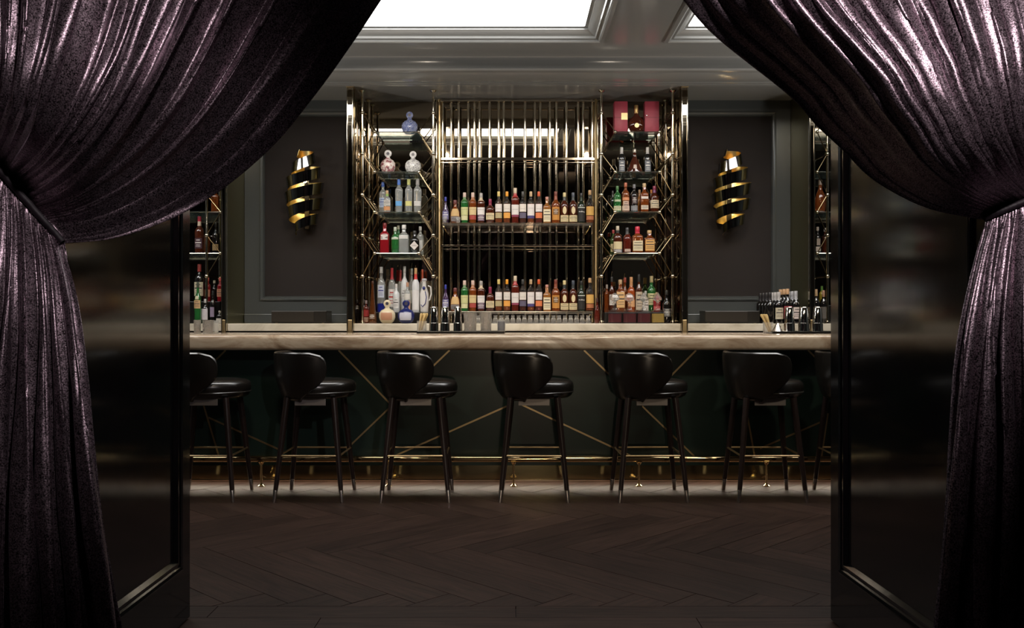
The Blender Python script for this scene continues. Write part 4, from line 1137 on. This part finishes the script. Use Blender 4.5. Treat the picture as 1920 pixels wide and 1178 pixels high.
# decanters on the right ledge
def crystal_decanter(label, x, wpx, liq, stop):
    Y = 7.335; k = Y / F; r = wpx * k / 2; H = 61 * k; hb_ = 23 * k
    t = thing('crystal_decanter', label, 'decanter', (PX(x, Y), Y, ZL), 'crystal decanters on the right ledge')
    MB().lathe([(0, r * .95), (.003, r), (hb_, r), (hb_ + .004, r * .93), (hb_ + .010, r * .5), (hb_ + .03, r * .26), (hb_ + .05, r * .22), (hb_ + .062, r * .40)], 24, 5., .8).build('glass_body', decanter_glass, t, smooth=True, angle=30)
    MB().lathe([(.008, r * .93), (hb_ * .80, r * .93)], 24, 5., .8).build('contents', liq, t, smooth=True, angle=30)
    z0 = hb_ + .062
    if stop == 'ball': MB().lathe([(z0, r * .25), (z0 + .012, r * .2), (z0 + .025, r * .62), (z0 + .045, r * .74), (z0 + .066, r * .58), (z0 + .082, r * .15)], 10, 2., 1.).build('stopper', crystal, t)
    else: MB().lathe([(z0, r * .22), (z0 + .01, r * .2), (z0 + .028, r * .66), (z0 + .040, r * .66), (z0 + .085, r * .10)], 8, 2., 1.).build('stopper', crystal, t)
    return t
plum = glassm('plum_liqueur', (.10, .018, .022), .4)
crystal_decanter('crystal decanter of plum liqueur with ball stopper, leftmost of four', 1152.5, 26, plum, 'ball')
crystal_decanter('crystal decanter of plum liqueur with large round stopper, second of four', 1180, 26, plum, 'ball')
crystal_decanter('crystal decanter of plum liqueur with pointed stopper, third of four', 1207, 25.5, plum, 'point')
crystal_decanter('cut crystal decanter of golden spirit, rightmost of four', 1233, 24.5, gold_l, 'point')
gre = 'bottles on the right riser'
LB('slim clear-shouldered amber bottle near the left upright', 1138, ZR, 7.56, 533, 585, 10, 'high', amber, cap=(.3, .25, .22), group=gre)
LB('bottle with black pourer and white label, right riser', 1147, ZR, 7.50, 519, 585, 11, 'std', amber_d, cap=(.03, .03, .03), labels=((.2, .5, W2, 50, INK),), group=gre, spout=True)
LB('amber bottle with house-shaped tan label, right riser', 1163, ZR, 7.50, 524, 585, 17, 'square', amber, cap=(.40, .28, .16), labels=((.14, .62, (.58, .36, .16), 38, INK),), group=gre)
LB('amber bottle with red stopper at the back, right riser', 1172, ZR, 7.60, 520, 585, 12, 'std', amber, cap=(.3, .06, .04), group=gre)
LB('orange-amber bottle with copper collar and spout, right riser', 1183.5, ZR, 7.52, 519, 585, 15.5, 'std', glassm('orange', (.50, .10, .02), .5), cap=(.50, .26, .12), foil=(.45, .22, .1), labels=((.15, .35, (.55, .30, .14), 45),), group=gre, spout=True)
LB('bottle with beige paper label and black pourer, right riser', 1198, ZR, 7.495, 514, 585, 12.5, 'std', amber_d, cap=(.02, .02, .02), labels=((.06, .54, (.46, .38, .28), 66, INK),), group=gre, capq=.80)
LB('bottle with white printed label left of the green one, right riser', 1210.5, ZR, 7.50, 545, 585, 11, 'squat', clear, cap=(.4, .4, .38), labels=((.06, .55, W2, 55, INK),), group=gre)
LB('green bottle with cream crest label, right riser', 1221.5, ZR, 7.565, 517, 585, 16.5, 'std', green_g, cap=(.45, .38, .2), labels=((.20, .52, (.55, .52, .30), 62, INK),), group=gre, capq=.82)
LB('red bottle with tan cap, right riser', 1231.5, ZR, 7.485, 548, 585, 14, 'squat', red_g, cap=(.48, .30, .17), labels=((.10, .3, (.45, .08, .08), 55),), group=gre)
LB('black bottle with grey label beside the right upright', 1250, ZL, 7.40, 545, 607, 15.5, 'std', black_g, cap=(.02, .02, .02), labels=((.20, .45, (.09, .09, .09), 60, INKW),), group='bottles on the ledge under the right tower')
LB('dark teardrop bottle left of the right tower upright', 1119.5, ZL, 7.40, 560, 607, 11, 'round', redbrown, cap=(.05, .02, .02), group='bottles on the ledge under the right tower')

# ---- low black boxes on the ledge
for nm, a, b in (('low black box on the ledge under the left sconce', 509, 612), ('low black box on the ledge under the right sconce', 1322, 1425)):
    Y = 7.40
    t = thing('ledge_box', nm, 'box', (PX((a + b) / 2, Y), Y, ZL), 'black boxes on the ledge'); hw = (b - a) * Y / F / 2
    MB().cbox(-hw, hw, 0, .22, .004, .100, .004).build('box_body', principled('black_box', (.010, .008, .006), .35), t)
    MB().cbox(-hw * 1.0, hw * .55, -.004, .0, .012, .095, .002).build('drawer_front', principled('dark_wood_front', (.016, .012, .008), .4), t)
    for s in (-1, 1): MB().lathe([(0, .01), (.005, .01)], 10, o=(s * hw * .85, .03, 0)).build('foot', brass_dull, t)

# ---- wine bottles in four receding lines at the right of the ledge
kinds = [('dark', (.02, .018, .02), None, 4, 1443.5, 550), ('silver-capped', (.42, .40, .39), (.50, .44, .32), 3, 1460, 549), ('cork-topped', (.50, .30, .16), (.35, .06, .07), 3, 1476.5, 543), ('grey-capped', (.36, .36, .38), (.55, .46, .42), 3, 1492, 547)]
words = ['front', 'second', 'third', 'rear']
for nm, cap, lab, cnt, xf, top in kinds:
    X = PX(xf, 7.29)
    for q in range(cnt):
        Y = 7.29 + .092 * q
        labs = ()
        if lab: labs = ((.14, .50, lab, 58, INK),)
        bottle('%s dark wine bottle, %s in its line right of the sconce' % (nm, words[q]), 960 + X * F / Y, ZL, Y, (608 - top) * 7.29 / F, 16.2 * 7.29 / Y, 'wine', black_g, cap=cap, foil=cap if nm != 'cork-topped' else None, labels=labs, group='wine bottles on the ledge', cat='wine bottle', name='wine_bottle', capq=.84)

# ---- bottles in the side niches
gn = 'bottles in the niche by the left door'
LB('red-capped dark bottle on the shelf by the left door', 374, 1.688, 7.42, 405, 474, 17, 'std', amber_d, cap=(.45, .03, .06), foil=(.5, .4, .3), labels=((.12, .4, (.06, .03, .04), 50, INKW),), group=gn)
LB('amber bottle behind the red-capped one by the left door', 388, 1.688, 7.56, 420, 474, 13, 'std', amber, cap=(.3, .25, .2), group=gn)
LB('dark bottle with tan label beside the left pilaster', 405, 1.688, 7.50, 415, 474, 13, 'std', black_g, cap=(.02, .02, .02), labels=((.1, .3, (.30, .20, .10), 55),), group=gn)
LB('amber bottle on the upper shelf by the left door', 404, 2.0146, 7.50, 345, 397, 14, 'square', amber, cap=(.3, .2, .1), group=gn)
tag(MB().cbox(PX(352, 7.5), PX(418, 7.5), 7.42, 7.64, ZL, 1.30, .003).build('bottle_riser', black_m), 'black bottle riser behind the left door edge', 'riser')
LB('tall dark wine bottle with red capsule and cream label, left niche', 374, 1.3005, 7.46, 492, 562, 17.5, 'wine', black_g, cap=(.30, .05, .045), labels=((.15, .52, (.56, .50, .36), 62, INK),), group=gn, cat='wine bottle')
LB('red aperitif bottle behind the brass upright, left niche', 390, 1.3005, 7.50, 517, 562, 11, 'high', red_g, cap=(.55, .12, .09), labels=((.2, .5, (.50, .20, .12), 55),), group=gn)
LB('dark bottle between the two red bottles, left niche', 402, 1.3005, 7.53, 522, 562, 11, 'std', black_g, cap=(.5, .45, .35), group=gn)
LB('red aperitif bottle beside the left pilaster', 413, 1.3005, 7.47, 517, 562, 11, 'high', red_g, cap=(.55, .10, .09), labels=((.2, .52, (.55, .26, .16), 55, INK),), group=gn)
LB('small green bottle with orange label by the left door', 371, ZL, 7.30, 528, 606, 12.5, 'std', green_g, cap=(.05, .06, .04), labels=((.36, .56, (.55, .34, .17), 60, INK), (.58, .66, (.5, .45, .3), 30)), group=gn)
LB('dark bottle with white arched label, left niche ledge', 385, ZL, 7.33, 560, 606, 13.5, 'squat', black_g, cap=(.5, .48, .46), labels=((.15, .60, (.52, .48, .50), 50),), group=gn)
LB('dark bottle with violet label, left niche ledge', 399, ZL, 7.34, 545, 606, 11, 'std', black_g, cap=(.02, .02, .02), labels=((.2, .5, (.25, .20, .28), 40),), group=gn)
LB('small bitters bottle with white collar beside the left pilaster', 412, ZL, 7.31, 583, 607, 11.5, 'squat', black_g, cap=(.55, .52, .48), labels=((.02, .40, (.52, .49, .44), 66),), group=gn)
gq = 'bottles in the niche by the right door'
LB('round-shouldered amber bottle by the right door, third shelf', 1538, 2.0146, 7.46, 335, 397, 20, 'round', amber, cap=(.25, .2, .16), group=gq)
LB('dark bottle with white square label by the right door', 1533, 1.688, 7.46, 424, 474, 12, 'std', black_g, cap=(.4, .35, .3), labels=((.08, .25, (.45, .38, .33), 45), (.30, .55, (.30, .24, .2), 30)), group=gq)
LB('dark bottle behind the brass upright by the right door', 1547, 1.688, 7.48, 426, 474, 12, 'std', amber_d, cap=(.4, .35, .3), group=gq)
tag(MB().cbox(PX(1527, 7.5), PX(1595, 7.5), 7.44, 7.64, ZL, 1.27, .003).build('bottle_riser', black_m), 'black bottle riser by the right pilaster', 'riser')
LB('yellow bottle with green leaf collar by the right door', 1541, 1.2705, 7.47, 535, 571, 11, 'squat', glassm('yellow', (.45, .34, .04), .4), cap=(.12, .25, .05), foil=(.10, .22, .04), group=gq)
LB('cork-topped dark wine bottle right of the right pilaster', 1530, ZL, 7.33, 543, 607, 13.5, 'wine', black_g, cap=(.48, .32, .18), labels=((.15, .5, (.40, .35, .3), 50),), group=gq, cat='wine bottle')
LB('second dark wine bottle right of the right pilaster', 1544, ZL, 7.36, 545, 607, 13.5, 'wine', black_g, cap=(.35, .2, .12), labels=((.15, .5, (.10, .09, .08), 50),), group=gq, cat='wine bottle')

# ---- things on the bar counter
ZK = 1.0605
def tray(nm, a, b, Y0, Y1):
    t = thing('bar_tray', nm, 'tray', (PX((a + b) / 2, Y0), (Y0 + Y1) / 2, ZK)); hw = (b - a) * Y0 / F / 2; hd = (Y1 - Y0) / 2
    MB().cbox(-hw, hw, -hd, hd, 0, .008, .002).build('tray_base', black_m, t)
    for q in ((-hw, hw, -hd, -hd + .006), (-hw, hw, hd - .006, hd), (-hw, -hw + .006, -hd, hd), (hw - .006, hw, -hd, hd)):
        MB().cbox(q[0], q[1], q[2], q[3], .0, .016, .002).build('rim', black_m, t)
tray('long black rubber bar tray left of the middle of the counter', 781, 946, 6.66, 6.86)
tray('black rubber bar tray at the right end of the counter', 1450, 1560, 6.60, 6.80)
ZT = ZK + .0085
def shaker(nm, x, Y, wpx, hpx, z=ZT):
    k = Y / F; r = wpx * k / 2; h = hpx * k
    t = thing('cocktail_shaker', nm, 'shaker', (PX(x, Y), Y, z), 'upturned shakers on the counter')
    MB().lathe([(0, r * .99), (.003, r), (.006, r * .985), (h * .34, r * .93), (h * .345, r * .965), (h * .36, r * .965), (h * .365, r * .92)], 24).build('lower_tin', chrome, t, smooth=True, angle=30)
    MB().lathe([(h * .30, r * .90), (h * .985, r * .70), (h * .997, r * .67), (h, r * .60)], 24).build('upper_tin', chrome, t, smooth=True, angle=30)
    MB().tube([(math.cos(2 * PI * q / 28) * r * .70, math.sin(2 * PI * q / 28) * r * .70, h * .985) for q in range(28)], .0022, 6, closed=True).build('rim', chrome, t, smooth=True)
shaker('upturned steel shaker, left of three on the long tray', 813.5, 6.74, 19, 47)
shaker('upturned steel shaker, middle of three on the long tray', 834.5, 6.74, 19, 47)
shaker('upturned steel shaker, right of three on the long tray', 858.5, 6.74, 18, 47)
shaker('upturned steel shaker, left of three on the right tray', 1480, 6.70, 21, 47)
shaker('upturned steel shaker, middle of three on the right tray', 1507, 6.70, 22, 47)
shaker('upturned steel shaker by the right door edge', 1533, 6.70, 21, 47)
tumbler('cut crystal mixing glass beside the shakers on the long tray', 881.5, ZT, 6.74, 25, 36, 'crystal mixing glasses', cut=True, name='mixing_glass')
tumbler('second cut crystal mixing glass on the long tray', 911, ZT, 6.74, 22, 37, 'crystal mixing glasses', cut=True, name='mixing_glass')
dt = tumbler('tumbler filled with dark napkins at the end of the long tray', 940, ZT, 6.74, 16, 23)
MB().lathe([(.012, .022), (.075, .026), (.078, .02)], 14, 4.).build('napkins', principled('dark_blue_napkin', (.035, .035, .055), .7), dt)
tan = principled('pale_wood', (.48, .34, .14), .5)
def stick_glass(nm, x, z, Y, lean):
    t = tumbler(nm, x, z, Y, 19, 21)
    for q, (dx, dy) in enumerate(((-.018, -.008), (-.006, .008), (.006, -.01), (.016, .006), (0, 0))):
        MB().tube([(dx * .5 - lean * .015, dy, .014), (dx + lean * .014, dy, .095), (dx * 1.2 + lean * .030, dy, .128), (dx * 1.25 + lean * .034, dy, .137)], [.006, .007, .0095, .006], 10).build('wooden_muddler', tan, t, smooth=True)
stick_glass('tumbler of wooden picks at the left end of the long tray', 791, ZT, 6.74, .6)
stick_glass('tumbler of wooden picks left of the right tray', 1440, ZK, 6.66, -.9)
st = thing('juice_strainer', 'small steel cone strainer between the picks and the right shakers', 'strainer', (PX(1458, 6.66), 6.66, ZT))
MB().lathe([(0, .040), (.004, .041), (.008, .038), (.050, .018), (.066, .009), (.070, .003)], 20).build('cone', nickel, st, smooth=True, angle=40)
MB().tube([(.036, 0, .008), (.055, .01, .006), (.07, .02, .004)], .003, 6).build('handle', nickel, st, smooth=True)
tumbler('crystal tumbler half hidden by the left door', 370, ZK, 6.70, 14, 25, 'crystal glasses by the left door', cut=True)
tumbler('larger crystal tumbler right of the left door edge', 390, ZK, 6.66, 21, 25, 'crystal glasses by the left door', cut=True)
tumbler('slim crystal glass beside the larger tumbler by the left door', 405, ZK, 6.72, 10, 24, 'crystal glasses by the left door')
